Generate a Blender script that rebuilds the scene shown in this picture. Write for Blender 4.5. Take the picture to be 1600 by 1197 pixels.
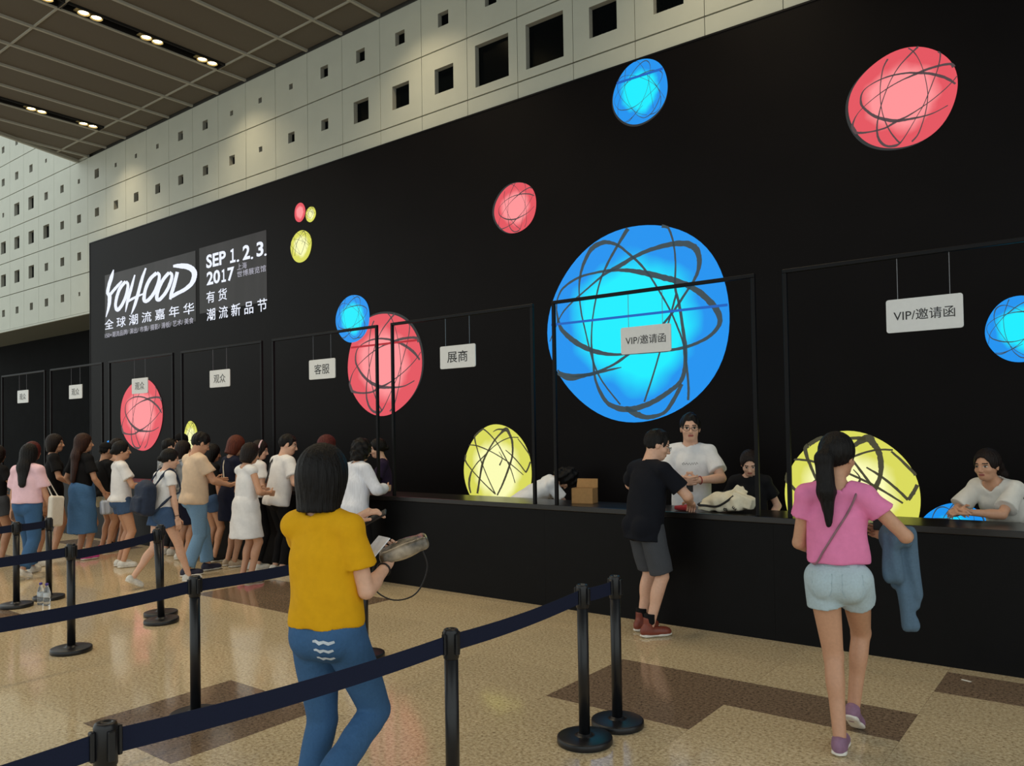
import bpy, bmesh, math, random
import numpy as np
from mathutils import Vector, Matrix

for o in list(bpy.data.objects): bpy.data.objects.remove(o, do_unlink=True)
scene = bpy.context.scene
COL = scene.collection
random.seed(5)

# ------------------------------------------------------------------ camera
FPX, CAMH = 1236.1, 1.72
YAW, PITCH, ROLL = math.radians(-37.663), math.radians(1.217), math.radians(-0.912)
_f = np.array([math.sin(YAW)*math.cos(PITCH), math.cos(YAW)*math.cos(PITCH), math.sin(PITCH)])
_r = np.cross(_f, [0, 0, 1.0]); _r /= np.linalg.norm(_r); _u = np.cross(_r, _f)
RGT = math.cos(ROLL)*_r + math.sin(ROLL)*_u
UPV = -math.sin(ROLL)*_r + math.cos(ROLL)*_u
CAMO = np.array([0, 0, CAMH])
cam = bpy.data.cameras.new('camera'); camo = bpy.data.objects.new('camera', cam); COL.objects.link(camo)
cam.sensor_width = 36.0; cam.lens = FPX/1600*36.0; cam.shift_y = 46.6/1600; cam.clip_end = 200
mw = Matrix.Identity(4)
for i in range(3):
    mw[i][0] = RGT[i]; mw[i][1] = UPV[i]; mw[i][2] = -_f[i]; mw[i][3] = CAMO[i]
camo.matrix_world = mw
scene.camera = camo

def ray(x, y):
    return RGT*((x-800)/FPX) + UPV*(-(y-645.1)/FPX) + _f
def on(x, y, axis, val):
    """the point where the sight line of pixel (x, y) meets the plane axis = val"""
    d = ray(x, y); t = (val-CAMO[axis])/d[axis]
    return CAMO + t*d

# ------------------------------------------------------------------ world, light, exposure
world = bpy.data.worlds.new('world'); scene.world = world; world.use_nodes = True
bg = world.node_tree.nodes['Background']
bg.inputs[0].default_value = (0.93, 1.0, 0.98, 1); bg.inputs[1].default_value = 1.05
scene.view_settings.view_transform = 'Standard'; scene.view_settings.look = 'None'
scene.view_settings.gamma = 1.0; scene.view_settings.use_curve_mapping = False
scene.view_settings.exposure = 0.0
LAMP_W = 95.0            # watts of one ceiling downlight pair

# ------------------------------------------------------------------ helpers
def srgb(c):
    if isinstance(c, str):
        c = c.lstrip('#'); c = [int(c[i:i+2], 16) for i in (0, 2, 4)]
    v = [x/255.0 for x in c]
    return tuple(x/12.92 if x <= .04045 else ((x+.055)/1.055)**2.4 for x in v) + (1.0,)

_mats = {}
def mat(name, col, rough=.6, metal=0.0, noise=.12, nscale=30.0, bump=0.0, bscale=80.0, spec=.5, stretch=None, emit=0.0):
    if name in _mats: return _mats[name]
    m = bpy.data.materials.new(name); m.use_nodes = True; _mats[name] = m
    nt = m.node_tree; b = nt.nodes['Principled BSDF']
    c = srgb(col) if isinstance(col, (str, list)) or max(col) > 1.0 else tuple(col)[:3]+(1.0,)
    b.inputs['Roughness'].default_value = rough; b.inputs['Metallic'].default_value = metal
    b.inputs['Specular IOR Level'].default_value = spec
    tc = nt.nodes.new('ShaderNodeTexCoord'); vec = tc.outputs['Object']
    if stretch:
        mp = nt.nodes.new('ShaderNodeMapping'); mp.inputs['Scale'].default_value = stretch
        nt.links.new(vec, mp.inputs[0]); vec = mp.outputs[0]
    n = nt.nodes.new('ShaderNodeTexNoise'); n.inputs['Scale'].default_value = nscale; n.inputs['Detail'].default_value = 4
    nt.links.new(vec, n.inputs['Vector'])
    r = nt.nodes.new('ShaderNodeValToRGB')
    r.color_ramp.elements[0].position = .3; r.color_ramp.elements[1].position = .7
    r.color_ramp.elements[0].color = tuple(x*(1-noise) for x in c[:3])+(1,)
    r.color_ramp.elements[1].color = tuple(min(1, x*(1+noise)) for x in c[:3])+(1,)
    nt.links.new(n.outputs['Fac'], r.inputs['Fac']); nt.links.new(r.outputs['Color'], b.inputs['Base Color'])
    if emit:
        nt.links.new(r.outputs['Color'], b.inputs['Emission Color']); b.inputs['Emission Strength'].default_value = emit
    if bump:
        n2 = nt.nodes.new('ShaderNodeTexNoise'); n2.inputs['Scale'].default_value = bscale; n2.inputs['Detail'].default_value = 3
        nt.links.new(vec, n2.inputs['Vector'])
        bp = nt.nodes.new('ShaderNodeBump'); bp.inputs['Strength'].default_value = bump; bp.inputs['Distance'].default_value = .02
        nt.links.new(n2.outputs['Fac'], bp.inputs['Height']); nt.links.new(bp.outputs['Normal'], b.inputs['Normal'])
    return m

def tag(o, label=None, cat=None, group=None, kind=None):
    if label: o['label'] = label
    if cat: o['category'] = cat
    if group: o['group'] = group
    if kind: o['kind'] = kind
    return o

def mesh_obj(name, verts, faces, material=None, parent=None, smooth=False, mats=None, midx=None):
    me = bpy.data.meshes.new(name)
    me.from_pydata([tuple(map(float, v)) for v in verts], [], [tuple(map(int, f)) for f in faces]); me.update()
    for m in (mats or ([material] if material else [])): me.materials.append(m)
    if midx is not None: me.polygons.foreach_set('material_index', np.asarray(midx, dtype=np.int32))
    if smooth: me.polygons.foreach_set('use_smooth', np.ones(len(me.polygons), dtype=bool))
    o = bpy.data.objects.new(name, me); COL.objects.link(o)
    if parent: o.parent = parent
    return o

def empty(name, loc=(0, 0, 0), rz=0.0, parent=None):
    o = bpy.data.objects.new(name, None); COL.objects.link(o)
    o.empty_display_size = .1; o.location = loc; o.rotation_euler = (0, 0, rz)
    if parent: o.parent = parent
    return o

class MB:
    """collects boxes, tubes and lathes, then links them as one mesh object"""
    def __init__(s): s.v = []; s.f = []; s.m = []
    def add(s, v, f, mi=0):
        n = len(s.v); s.v += [tuple(p) for p in v]; s.f += [tuple(i+n for i in q) for q in f]; s.m += [mi]*len(f)
        return s
    def box(s, x0, x1, y0, y1, z0, z1, mi=0):
        v = [(x, y, z) for z in (z0, z1) for y in (y0, y1) for x in (x0, x1)]
        return s.add(v, [(0, 2, 3, 1), (4, 5, 7, 6), (0, 1, 5, 4), (2, 6, 7, 3), (0, 4, 6, 2), (1, 3, 7, 5)], mi)
    def bevbox(s, x0, x1, y0, y1, z0, z1, b=.01, seg=2, mi=0):
        bm = bmesh.new(); bmesh.ops.create_cube(bm, size=1)
        for w in bm.verts: w.co = ((x0+x1)/2+w.co.x*(x1-x0), (y0+y1)/2+w.co.y*(y1-y0), (z0+z1)/2+w.co.z*(z1-z0))
        bmesh.ops.bevel(bm, geom=bm.edges[:], offset=b, segments=seg, affect='EDGES', profile=.5)
        bm.verts.index_update()
        s.add([w.co[:] for w in bm.verts], [[w.index for w in f.verts] for f in bm.faces], mi); bm.free(); return s
    def lathe(s, prof, c=(0, 0, 0), n=24, mi=0):
        v = []; f = []
        for r, z in prof:
            for i in range(n):
                a = 2*math.pi*i/n; v.append((c[0]+r*math.cos(a), c[1]+r*math.sin(a), c[2]+z))
        for j in range(len(prof)-1):
            for i in range(n):
                f.append((j*n+i, j*n+(i+1) % n, (j+1)*n+(i+1) % n, (j+1)*n+i))
        f.append(tuple(range(n-1, -1, -1))); f.append(tuple((len(prof)-1)*n+i for i in range(n)))
        return s.add(v, f, mi)
    def tube(s, pts, r, n=8, mi=0, closed=False):
        pts = [np.array(p, float) for p in pts]; N = len(pts); v = []; f = []
        up = None
        for i, p in enumerate(pts):
            a = pts[(i-1) % N] if (closed or i) else p; b = pts[(i+1) % N] if (closed or i < N-1) else p
            t = b-a; t /= max(1e-9, np.linalg.norm(t))
            if up is None: up = np.array([0, 0, 1.0]) if abs(t[2]) < .9 else np.array([1.0, 0, 0])
            x = np.cross(t, up); x /= max(1e-9, np.linalg.norm(x)); up = np.cross(x, t)
            rr = r[i] if hasattr(r, '__len__') else r
            for k in range(n):
                q = 2*math.pi*k/n; v.append(p+rr*(math.cos(q)*x+math.sin(q)*up))
        for i in range(N if closed else N-1):
            for k in range(n):
                j = (i+1) % N
                f.append((i*n+k, i*n+(k+1) % n, j*n+(k+1) % n, j*n+k))
        if not closed:
            f.append(tuple(range(n-1, -1, -1))); f.append(tuple((N-1)*n+k for k in range(n)))
        return s.add(v, f, mi)
    def build(s, name, material, parent=None, smooth=False):
        ms = material if isinstance(material, (list, tuple)) else [material]
        return mesh_obj(name, s.v, s.f, parent=parent, mats=list(ms), midx=s.m, smooth=smooth)

def catmull(pts, n=8, closed=False):
    P = [np.array(p, float) for p in pts]; N = len(P); out = []
    for i in range(N if closed else N-1):
        p0 = P[(i-1) % N] if (closed or i > 0) else P[0]; p1 = P[i]; p2 = P[(i+1) % N]
        p3 = P[(i+2) % N] if (closed or i+2 < N) else P[-1]
        for k in range(n):
            t = k/n
            out.append(.5*((2*p1)+(-p0+p2)*t+(2*p0-5*p1+4*p2-p3)*t*t+(-p0+3*p1-3*p2+p3)*t**3))
    if not closed: out.append(P[-1])
    return out

def text_geo(body, bold=0.0):
    """outline of a text as 2-D vertices and faces"""
    c = bpy.data.curves.new('t', 'FONT'); c.body = body; c.offset = bold; c.resolution_u = 3
    o = bpy.data.objects.new('t', c); COL.objects.link(o); bpy.context.view_layer.update()
    me = o.to_mesh(); v = np.array([p.co[:] for p in me.vertices]); f = [tuple(p.vertices) for p in me.polygons]
    o.to_mesh_clear(); bpy.data.objects.remove(o); bpy.data.curves.remove(c)
    return v[:, :2], f

# ------------------------------------------------------------------ key planes (metres)
W, WB = 7.866, 7.80           # pale panelled wall, face of the black light-box wall
YC, ZC = 6.30, 0.985          # counter front, counter top
CEIL = 7.72
PX, PZ = 0.828, 0.822         # wall panel pitch
XJ, ZJ = -6.71, 6.06          # one wall joint
WALL_L, WALL_TOP = -17.28, 5.81

# ------------------------------------------------------------------ materials of the setting
def granite(name, base, dark, light):
    m = bpy.data.materials.new(name); m.use_nodes = True; nt = m.node_tree; b = nt.nodes['Principled BSDF']
    g = nt.nodes.new('ShaderNodeNewGeometry')
    n1 = nt.nodes.new('ShaderNodeTexNoise'); n1.inputs['Scale'].default_value = 52; n1.inputs['Detail'].default_value = 5; n1.inputs['Roughness'].default_value = .75
    n2 = nt.nodes.new('ShaderNodeTexNoise'); n2.inputs['Scale'].default_value = 1.1; n2.inputs['Detail'].default_value = 3
    v = nt.nodes.new('ShaderNodeTexVoronoi'); v.inputs['Scale'].default_value = 110
    for n in (n1, n2, v): nt.links.new(g.outputs['Position'], n.inputs['Vector'])
    r = nt.nodes.new('ShaderNodeValToRGB'); e = r.color_ramp.elements
    e[0].position = .34; e[0].color = srgb(dark); e[1].position = .66; e[1].color = srgb(light)
    k = e.new(.47); k.color = srgb(base)
    nt.links.new(n1.outputs['Fac'], r.inputs['Fac'])
    mx = nt.nodes.new('ShaderNodeMix'); mx.data_type = 'RGBA'; mx.blend_type = 'MULTIPLY'; mx.inputs['Factor'].default_value = .22
    nt.links.new(r.outputs['Color'], mx.inputs[6]); nt.links.new(v.outputs['Color'], mx.inputs[7])
    hs = nt.nodes.new('ShaderNodeHueSaturation'); hs.inputs['Saturation'].default_value = 1.0
    oi = nt.nodes.new('ShaderNodeObjectInfo')
    ma = nt.nodes.new('ShaderNodeMath'); ma.operation = 'MULTIPLY_ADD'; ma.inputs[1].default_value = .10; ma.inputs[2].default_value = .95
    nt.links.new(oi.outputs['Random'], ma.inputs[0]); nt.links.new(ma.outputs[0], hs.inputs['Value'])
    # desaturate the voronoi colour so only its brightness speckles the stone
    bw = nt.nodes.new('ShaderNodeRGBToBW'); nt.links.new(v.outputs['Color'], bw.inputs[0]); nt.links.new(bw.outputs[0], mx.inputs[7])
    nt.links.new(mx.outputs[2], hs.inputs['Color']); nt.links.new(hs.outputs[0], b.inputs['Base Color'])
    b.inputs['Roughness'].default_value = .16; b.inputs['Specular IOR Level'].default_value = .55
    rr = nt.nodes.new('ShaderNodeMapRange'); rr.inputs[3].default_value = .07; rr.inputs[4].default_value = .15
    nt.links.new(n2.outputs['Fac'], rr.inputs[0]); nt.links.new(rr.outputs[0], b.inputs['Roughness'])
    return m
M_GL = granite('granite_light', '#cbb691', '#877459', '#eadbba')
M_GD = granite('granite_dark', '#7c6856', '#463a30', '#a08a74')
M_JOINT = mat('floor_joint', '#a08c68', .5)
M_WHITE = mat('wall_panel_paint', '#b6b9ad', .55, noise=.03, nscale=3)
M_WJOINT = mat('wall_joint', '#4a4943', .8)
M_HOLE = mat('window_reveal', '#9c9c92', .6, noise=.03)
M_PANE = mat('dark_window_glass', '#06090b', .2, spec=.08)
M_SOFF = mat('soffit_paint', '#6a6a60', .7, noise=.05)
M_BLACKVOID = mat('black_drape', '#0b0c0e', .9, noise=.3, nscale=4, spec=.1)
M_CEIL = mat('ceiling_mesh_panel', '#665f55', .75, noise=.25, nscale=260, spec=.2)
M_CBAR = mat('ceiling_grid_bar', '#a3a094', .5, noise=.05)
M_TROUGH = mat('light_trough', '#15120f', .6)
M_BLACK = mat('black_print_fabric', '#0b0809', .5, noise=.15, nscale=2.0, spec=.09)
M_CTR = mat('counter_black_board', '#08080a', .5, noise=.2, nscale=8, spec=.16)
M_CTOP = mat('counter_top_black', '#1a1716', .28, noise=.15, nscale=20)
M_FRAME = mat('black_steel', '#09090d', .5, noise=.1, spec=.18)
M_BOARD = mat('white_sign_board', '#dfe1e2', .5, noise=.02)
M_INK = mat('sign_ink', '#26282a', .6)
M_WIRE = mat('steel_wire', '#77777a', .4, metal=.8)

def emis(name, center, edge, strength=1.0, cx=0, cz=0, rx=1, rz=1, streak=0.0):
    """backlit print: bright in the middle where the tubes are, deeper at the rim"""
    m = bpy.data.materials.new(name); m.use_nodes = True; nt = m.node_tree; b = nt.nodes['Principled BSDF']
    g = nt.nodes.new('ShaderNodeNewGeometry'); mp = nt.nodes.new('ShaderNodeMapping'); mp.vector_type = 'POINT'
    mp.inputs['Location'].default_value = (-cx/rx, 0, -cz/rz); mp.inputs['Scale'].default_value = (1/rx, 0, 1/rz)
    nt.links.new(g.outputs['Position'], mp.inputs[0])
    ln = nt.nodes.new('ShaderNodeVectorMath'); ln.operation = 'LENGTH'; nt.links.new(mp.outputs[0], ln.inputs[0])
    n = nt.nodes.new('ShaderNodeTexNoise'); n.inputs['Scale'].default_value = 1.6; nt.links.new(mp.outputs[0], n.inputs['Vector'])
    ad = nt.nodes.new('ShaderNodeMath'); ad.operation = 'MULTIPLY_ADD'; ad.inputs[1].default_value = .5; nt.links.new(n.outputs['Fac'], ad.inputs[0]); nt.links.new(ln.outputs['Value'], ad.inputs[2])
    r = nt.nodes.new('ShaderNodeValToRGB'); e = r.color_ramp.elements
    e[0].position = .78; e[0].color = srgb(center); e[1].position = 1.6; e[1].color = srgb(edge)
    nt.links.new(ad.outputs[0], r.inputs['Fac'])
    nt.links.new(r.outputs['Color'], b.inputs['Emission Color']); b.inputs['Emission Strength'].default_value = strength
    b.inputs['Base Color'].default_value = (.02, .02, .02, 1); b.inputs['Roughness'].default_value = .5; b.inputs['Specular IOR Level'].default_value = .2
    return m
def plain_emit(name, col, s=1.0):
    m = bpy.data.materials.new(name); m.use_nodes = True; b = m.node_tree.nodes['Principled BSDF']
    b.inputs['Base Color'].default_value = (.02, .02, .02, 1); b.inputs['Emission Color'].default_value = srgb(col); b.inputs['Emission Strength'].default_value = s
    b.inputs['Specular IOR Level'].default_value = .2
    return m

# ------------------------------------------------------------------ floor
fl = MB().box(-42, 8, -6, 14, -.12, -.004).build('floor', M_JOINT); tag(fl, kind='structure')
TX, TY = 0.9955, 0.497
def tile_mesh(name, m):
    g = .0009
    b = MB().bevbox(g, TX-g, g, TY-g, -.02, 0, .0005, 1); return b.build(name, m)
tl = tile_mesh('floor_tile', M_GL); td = tile_mesh('floor_tile', M_GD)
tl.parent = fl; td.parent = fl
# columns i from X = -1.003 (edge between dark and pale near the counter), rows j from Y = 5.18
X0T, Y0T = -1.003, 5.18
DARK = set()
def dk(i0, i1, j0, j1):
    for i in range(i0, i1+1):
        for j in range(j0, j1+1): DARK.add((i, j))
dk(-2, -2, -2, -1); dk(-1, -1, -1, -1); dk(0, 2, 1, 1)
dk(-4, -4, -6, -5); dk(-7, -6, -1, 0); dk(-8, -8, -6, -5); dk(-9, -9, -5, -5); dk(-13, -12, 1, 1); dk(-13, -12, -2, -2)
cells = []
for i in range(-26, 4):
    for j in range(-12, 3):
        x, y = X0T+i*TX, Y0T+j*TY
        c = np.array([x+TX/2, y+TY/2, 0])-CAMO
        d = c@_f
        if d < 1.2 or abs(c@RGT)/d > .78 or abs(c@UPV)/d > .62: continue
        cells.append((d, i, j))
cells.sort()
usedl = usedd = False
for n, (d, i, j) in enumerate(cells[:290]):
    dark = (i, j) in DARK
    src = td if dark else tl
    if dark and not usedd: o = td; usedd = True
    elif not dark and not usedl: o = tl; usedl = True
    else:
        o = src.copy(); COL.objects.link(o)
    o.parent = fl; o.location = (X0T+i*TX, Y0T+j*TY, 0)
done = {(i, j) for d, i, j in cells[:290]}
rest = MB(); g = .0009
for i in range(-36, 8):
    for j in range(-20, 8):
        if (i, j) in done: continue
        x, y = X0T+i*TX, Y0T+j*TY
        rest.box(x+g, x+TX-g, y+g, y+TY-g, -.02, 0)
ro = rest.build('floor_tile_field', M_GL, fl); tag(ro, kind='stuff')

# ------------------------------------------------------------------ pale panelled wall with square windows
wall = empty('wall_back', (0, W, 0)); tag(wall, kind='structure')
sizes = {1: {-19: .30, -18: .30, -17: .30, -16: .31, -15: .18, -14: .18, -13: .18, -12: .18, -11: .18, -10: .18, -9: .175, -8: .17, -7: .165, -6: .09, -5: .165, -4: .165, -3: .325, -2: .335, -1: .34, 0: .55, 1: .56, 2: .37, 3: .36, 4: .2, 5: .2, 6: .2},
         2: {-19: .11, -18: .30, -17: .30, -16: .18, -15: .17, -14: .10, -13: .19, -12: .085, -11: .085, -10: .09, -9: .165, -8: .165, -7: .085, -6: .09, -5: .09, -4: .18, -3: .19, -2: .19, -1: .19, 0: .19, 1: .3, 2: .3, 3: .3, 4: .3, 5: .2, 6: .2},
         3: {-19: .18, -18: .19, -17: .18, -16: .09, -15: .18}, 4: {-19: .16, -18: .14, -17: .17}, 5: {-19: .2, -18: .1, -17: .2},
         0: {-19: .30, -18: .30, -17: .30, -16: .18, -15: .19, -14: .175}, -1: {-19: .17, -18: .165, -17: .17, -16: .18, -15: .17, -14: .085}}
bulbs = []
def wall_panel(k, r):
    s = sizes.get(r, {}).get(k, .18)
    x0, x1 = XJ+k*PX, XJ+(k+1)*PX
    z0, z1 = ZJ+(r-1)*PZ, ZJ+r*PZ
    if r == -1: z0 = 4.385
    if k == -14 and r < 1: x1 = min(x1, WALL_L+.12)
    g = .004; gz = .009
    x0 += g; x1 -= g; z0 += gz; z1 -= gz
    cx, cz = (XJ+(k+.5)*PX), ZJ+(r-.5)*PZ-.01
    h = s/2; dp = .06
    v = []; f = []
    o = [(x0, z0), (x1, z0), (x1, z1), (x0, z1)]; q = [(cx-h, cz-h), (cx+h, cz-h), (cx+h, cz+h), (cx-h, cz+h)]
    v = [(a, -.02, b) for a, b in o] + [(a, -.02, b) for a, b in q] + [(a, dp, b) for a, b in q] + [(a, .02, b) for a, b in o]
    mi = []
    for a in range(4):
        b = (a+1) % 4
        f += [(a, b, 4+b, 4+a), (4+a, 4+b, 8+b, 8+a), (a, 12+a, 12+b, b)]; mi += [0, 1, 0]
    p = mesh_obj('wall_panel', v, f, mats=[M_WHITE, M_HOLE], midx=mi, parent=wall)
    pane = mesh_obj('window_pane', [(cx-h, dp-.004, cz-h), (cx+h, dp-.004, cz-h), (cx+h, dp-.004, cz+h), (cx-h, dp-.004, cz+h)], [(0, 1, 2, 3)], M_PANE, p)
for r, ks in ((1, range(-20, 7)), (2, range(-20, 7)), (3, range(-20, -13)), (4, range(-20, -13)), (5, range(-20, -13)), (0, range(-20, -13)), (-1, range(-20, -13))):
    for k in ks: wall_panel(k, r)
for r in (-1,):     # narrow panels beside the black wall
    MB().box(XJ-13*PX+.004, WALL_L+.1, -.02, .02, (4.385 if r < 0 else ZJ+(r-1)*PZ)+.009, ZJ+r*PZ-.009).build('wall_panel', M_WHITE, wall)
# the strip of panel just above the black wall
for k in range(-13, 7):
    x0, x1 = XJ+k*PX+.004, XJ+(k+1)*PX-.004
    MB().box(x0, x1, -.02, .02, 5.25, ZJ-.009).build('wall_panel', M_WHITE, wall)
MB().box(-23.6, 0, .07, .09, 4.4, 10.2).box(0, 7, .07, .09, 5.2, 7.8).build('panel_backing', M_WJOINT, wall)
MB().box(-23.6, WALL_L+.1, -.03, .02, 4.345, 4.385).build('bottom_lip', M_WHITE, wall)
sof = MB().box(-27, WALL_L+.05, W+.02, 9.1, 4.36, 4.6).build('trim_1', M_SOFF); tag(sof, kind='structure')
vo = MB().box(-34, -12, 9.1, 9.3, 0, 4.6).build('wall_recess', M_BLACKVOID); tag(vo, kind='structure')

# ------------------------------------------------------------------ ceiling
ceil = empty('ceiling', (0, 0, CEIL)); tag(ceil, kind='structure')
EX0, EY0, ESL = -17.865, 7.833, -0.305          # skewed left edge of the ceiling
def edge_x(y): return EX0+ESL*(y-EY0)
def clip_poly(poly):
    out = []
    for a in range(len(poly)):
        p, q = poly[a], poly[(a+1) % len(poly)]
        ip, iq = p[0] >= edge_x(p[1]), q[0] >= edge_x(q[1])
        if ip: out.append(p)
        if ip != iq:
            dp_, dq_ = p[0]-edge_x(p[1]), q[0]-edge_x(q[1]); t = dp_/(dp_-dq_)
            out.append((p[0]+t*(q[0]-p[0]), p[1]+t*(q[1]-p[1])))
    return out
def slab(poly, z0, z1):
    n = len(poly); v = [(x, y, z0) for x, y in poly]+[(x, y, z1) for x, y in poly]
    return v, [tuple(range(n-1, -1, -1)), tuple(range(n, 2*n))]+[(a, (a+1) % n, n+(a+1) % n, n+a) for a in range(n)]
YJ = [W-.02, 7.32, 4.855, 2.36, -.13, -2.6]
SLOTK = {-6: 1, -11: 1, -1: 1, 4: 1}
for r in range(len(YJ)-1):
    for k in range(-18, 12):
        x0, x1 = XJ+.025+k*PX, XJ-.025+(k+1)*PX
        slot = (k, r) in {(-6, 1), (-11, 1), (-1, 1), (4, 1), (-6, 2), (-1, 2), (-6, 3)}
        if slot: x0 += .235
        poly = clip_poly([(x0, YJ[r+1]+.012), (x1, YJ[r+1]+.012), (x1, YJ[r]-.012), (x0, YJ[r]-.012)])
        if len(poly) < 3: continue
        v, f = slab(poly, .035, .05)
        mesh_obj('ceiling_panel', v, f, M_CEIL, ceil)
for k in range(-17, 13):
    x = XJ+k*PX
    poly = clip_poly([(x-.022, -2.6), (x+.022, -2.6), (x+.022, W-.02), (x-.022, W-.02)])
    if len(poly) > 2:
        v, f = slab(poly, .0, .06); mesh_obj('ceiling_bar', v, f, M_CBAR, ceil)
for y in YJ[1:]:
    poly = clip_poly([(-24, y-.012), (3.2, y-.012), (3.2, y+.012), (-24, y+.012)])
    v, f = slab(poly, .012, .06); mesh_obj('ceiling_bar', v, f, M_CBAR, ceil)
poly = clip_poly([(-24, -2.6), (3.2, -2.6), (3.2, W-.02), (-24, W-.02)])
v, f = slab(poly, .3, .34); mesh_obj('ceiling_deck', v, f, M_TROUGH, ceil)
ya, yb = W-.02, -2.6
fa = [(edge_x(ya)-.07, ya), (edge_x(ya), ya), (edge_x(yb), yb), (edge_x(yb)-.07, yb)]
v, f = slab(fa, -.03, .36); mesh_obj('ceiling_fascia', v, f, M_CBAR, ceil)

# downlight troughs between the ceiling panels
M_LAMP = plain_emit('lamp_glow', '#ffe6ae', 12.0)
M_BEZEL = mat('lamp_bezel', '#c9b98a', .35, metal=.4)
def trough(k, r, n):
    x0 = XJ+k*PX+.022; x1 = x0+.225; y0, y1 = YJ[r+1]+.012, YJ[r]-.012
    t = empty('ceiling_light', (x0, y0, CEIL))
    b = MB().box(0, .008, 0, y1-y0, .02, .2).box(.217, .225, 0, y1-y0, .0, .2).box(0, .225, 0, .008, .0, .2).box(0, .225, y1-y0-.008, y1-y0, .0, .2).box(0, .225, 0, y1-y0, .2, .21)
    b.build('trough', M_TROUGH, t)
    for yy in (.36, 1.27, 2.19):
        MB().box(.012, .213, yy-.185, yy+.185, .05, .06).build('lamp_plate', M_BEZEL, t)
        for s in (-.088, .088):
            MB().lathe([(.070, .05), (.082, .012), (.085, .008), (.079, .010), (.066, .046)], (.112, yy+s, 0), 22).build('lamp_ring', M_BEZEL, t, True)
            MB().lathe([(.0, .014), (.035, .016), (.062, .026), (.064, .045)], (.112, yy+s, 0), 22).build('lamp', M_LAMP, t, True)
        ld = bpy.data.lights.new('downlight', 'SPOT'); ld.energy = LAMP_W; ld.color = (1.0, .80, .52); ld.spot_size = math.radians(118); ld.spot_blend = .9; ld.shadow_soft_size = .06
        lo = bpy.data.objects.new('downlight', ld); COL.objects.link(lo); lo.parent = t; lo.location = (.112, yy, -.01)
    if n: tag(t, n, 'ceiling light', 'downlight troughs in the ceiling')
    else: t.name = 'light_trough'; t.parent = ceil; t.location = (x0, y0, 0)
trough(-6, 1, 'recessed downlight trough with three lit lamp pairs, nearest one in view')
trough(-11, 1, 'recessed downlight trough with lit lamp pairs near the ceiling corner')
for k, r in ((-1, 1), (4, 1), (-6, 2), (-1, 2), (-6, 3)): trough(k, r, None)     # the ceiling goes on above the picture

# ------------------------------------------------------------------ black light-box wall
lb = empty('light_box_wall', (0, WB, 0))
tag(lb, 'long black light box wall printed with glowing red, blue and yellow balls', 'light box')
MB().box(WALL_L, 5.5, 0, W-WB-.025, 0, WALL_TOP).build('fabric_face', M_BLACK, lb)
MB().box(WALL_L-.02, WALL_L, -.006, W-WB-.025, 0, WALL_TOP+.02).box(WALL_L-.02, 5.5, -.006, W-WB-.025, WALL_TOP, WALL_TOP+.02).build('edge_frame', M_FRAME, lb)

BLUE_MOTIF = [  # strokes in ball coordinates: list of (points, widths)
 ([(105,470),(112,410),(150,350),(240,305),(340,292),(430,292),(520,305),(620,335),(720,375),(800,410),(870,455),(930,515),(975,580),(985,640),(950,690),(890,725),(800,750),(700,757),(560,757),(440,755),(350,735),(260,695),(180,635),(125,570),(105,470)], [8,9,12,12,12,14,18,26,28,26,26,28,28,22,16,14,14,14,12,14,22,26,26,20,8]),
 ([(60,650),(130,510),(200,440),(300,370),(400,305),(480,275),(560,240),(650,215),(740,205),(820,212),(870,240),(892,290),(890,350),(868,405),(830,460),(780,530),(740,580),(640,680),(480,785),(400,825),(300,855),(200,855),(130,838),(105,818)], [6,8,9,9,14,22,20,20,24,28,30,26,20,14,12,12,12,10,14,12,18,16,14,10]),
 ([(530,80),(480,150),(420,240),(370,340),(340,450),(320,560),(312,680),(320,780),(330,880),(360,960),(400,1020),(460,1050),(520,1057),(580,1047),(660,1015),(740,965),(790,920),(812,850),(815,740),(805,640),(790,520),(772,430),(776,300),(766,190),(740,110),(715,85)], [22,16,14,10,9,8,10,12,14,18,22,26,28,26,24,22,20,20,20,16,14,12,9,10,12,16]),
 ([(470,1030),(400,940),(350,860),(310,750),(280,620),(255,500),(245,380),(255,290),(285,210),(330,150),(400,132),(470,160),(530,215),(590,280),(640,350),(690,440),(740,540),(780,640),(810,740),(822,850),(828,960),(825,1020)], [8,8,9,9,8,9,9,14,20,26,22,14,12,12,10,9,9,9,10,11,12,12]),
 ([(775,470),(750,560),(700,720),(650,880),(600,1020)], [10,10,9,9,10]),
 ([(100,838),(180,872),(280,858),(350,848),(430,835),(480,828)], [10,22,18,14,10,4]),
 ([(500,1050),(560,1085),(620,1102),(700,1082),(750,1020),(795,935)], [18,30,22,16,20,18])]
BLUE_MOTIF = [([((x-547)/493, -(y-598)/527) for x, y in p], [w/493/2 for w in ws]) for p, ws in BLUE_MOTIF]
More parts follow.
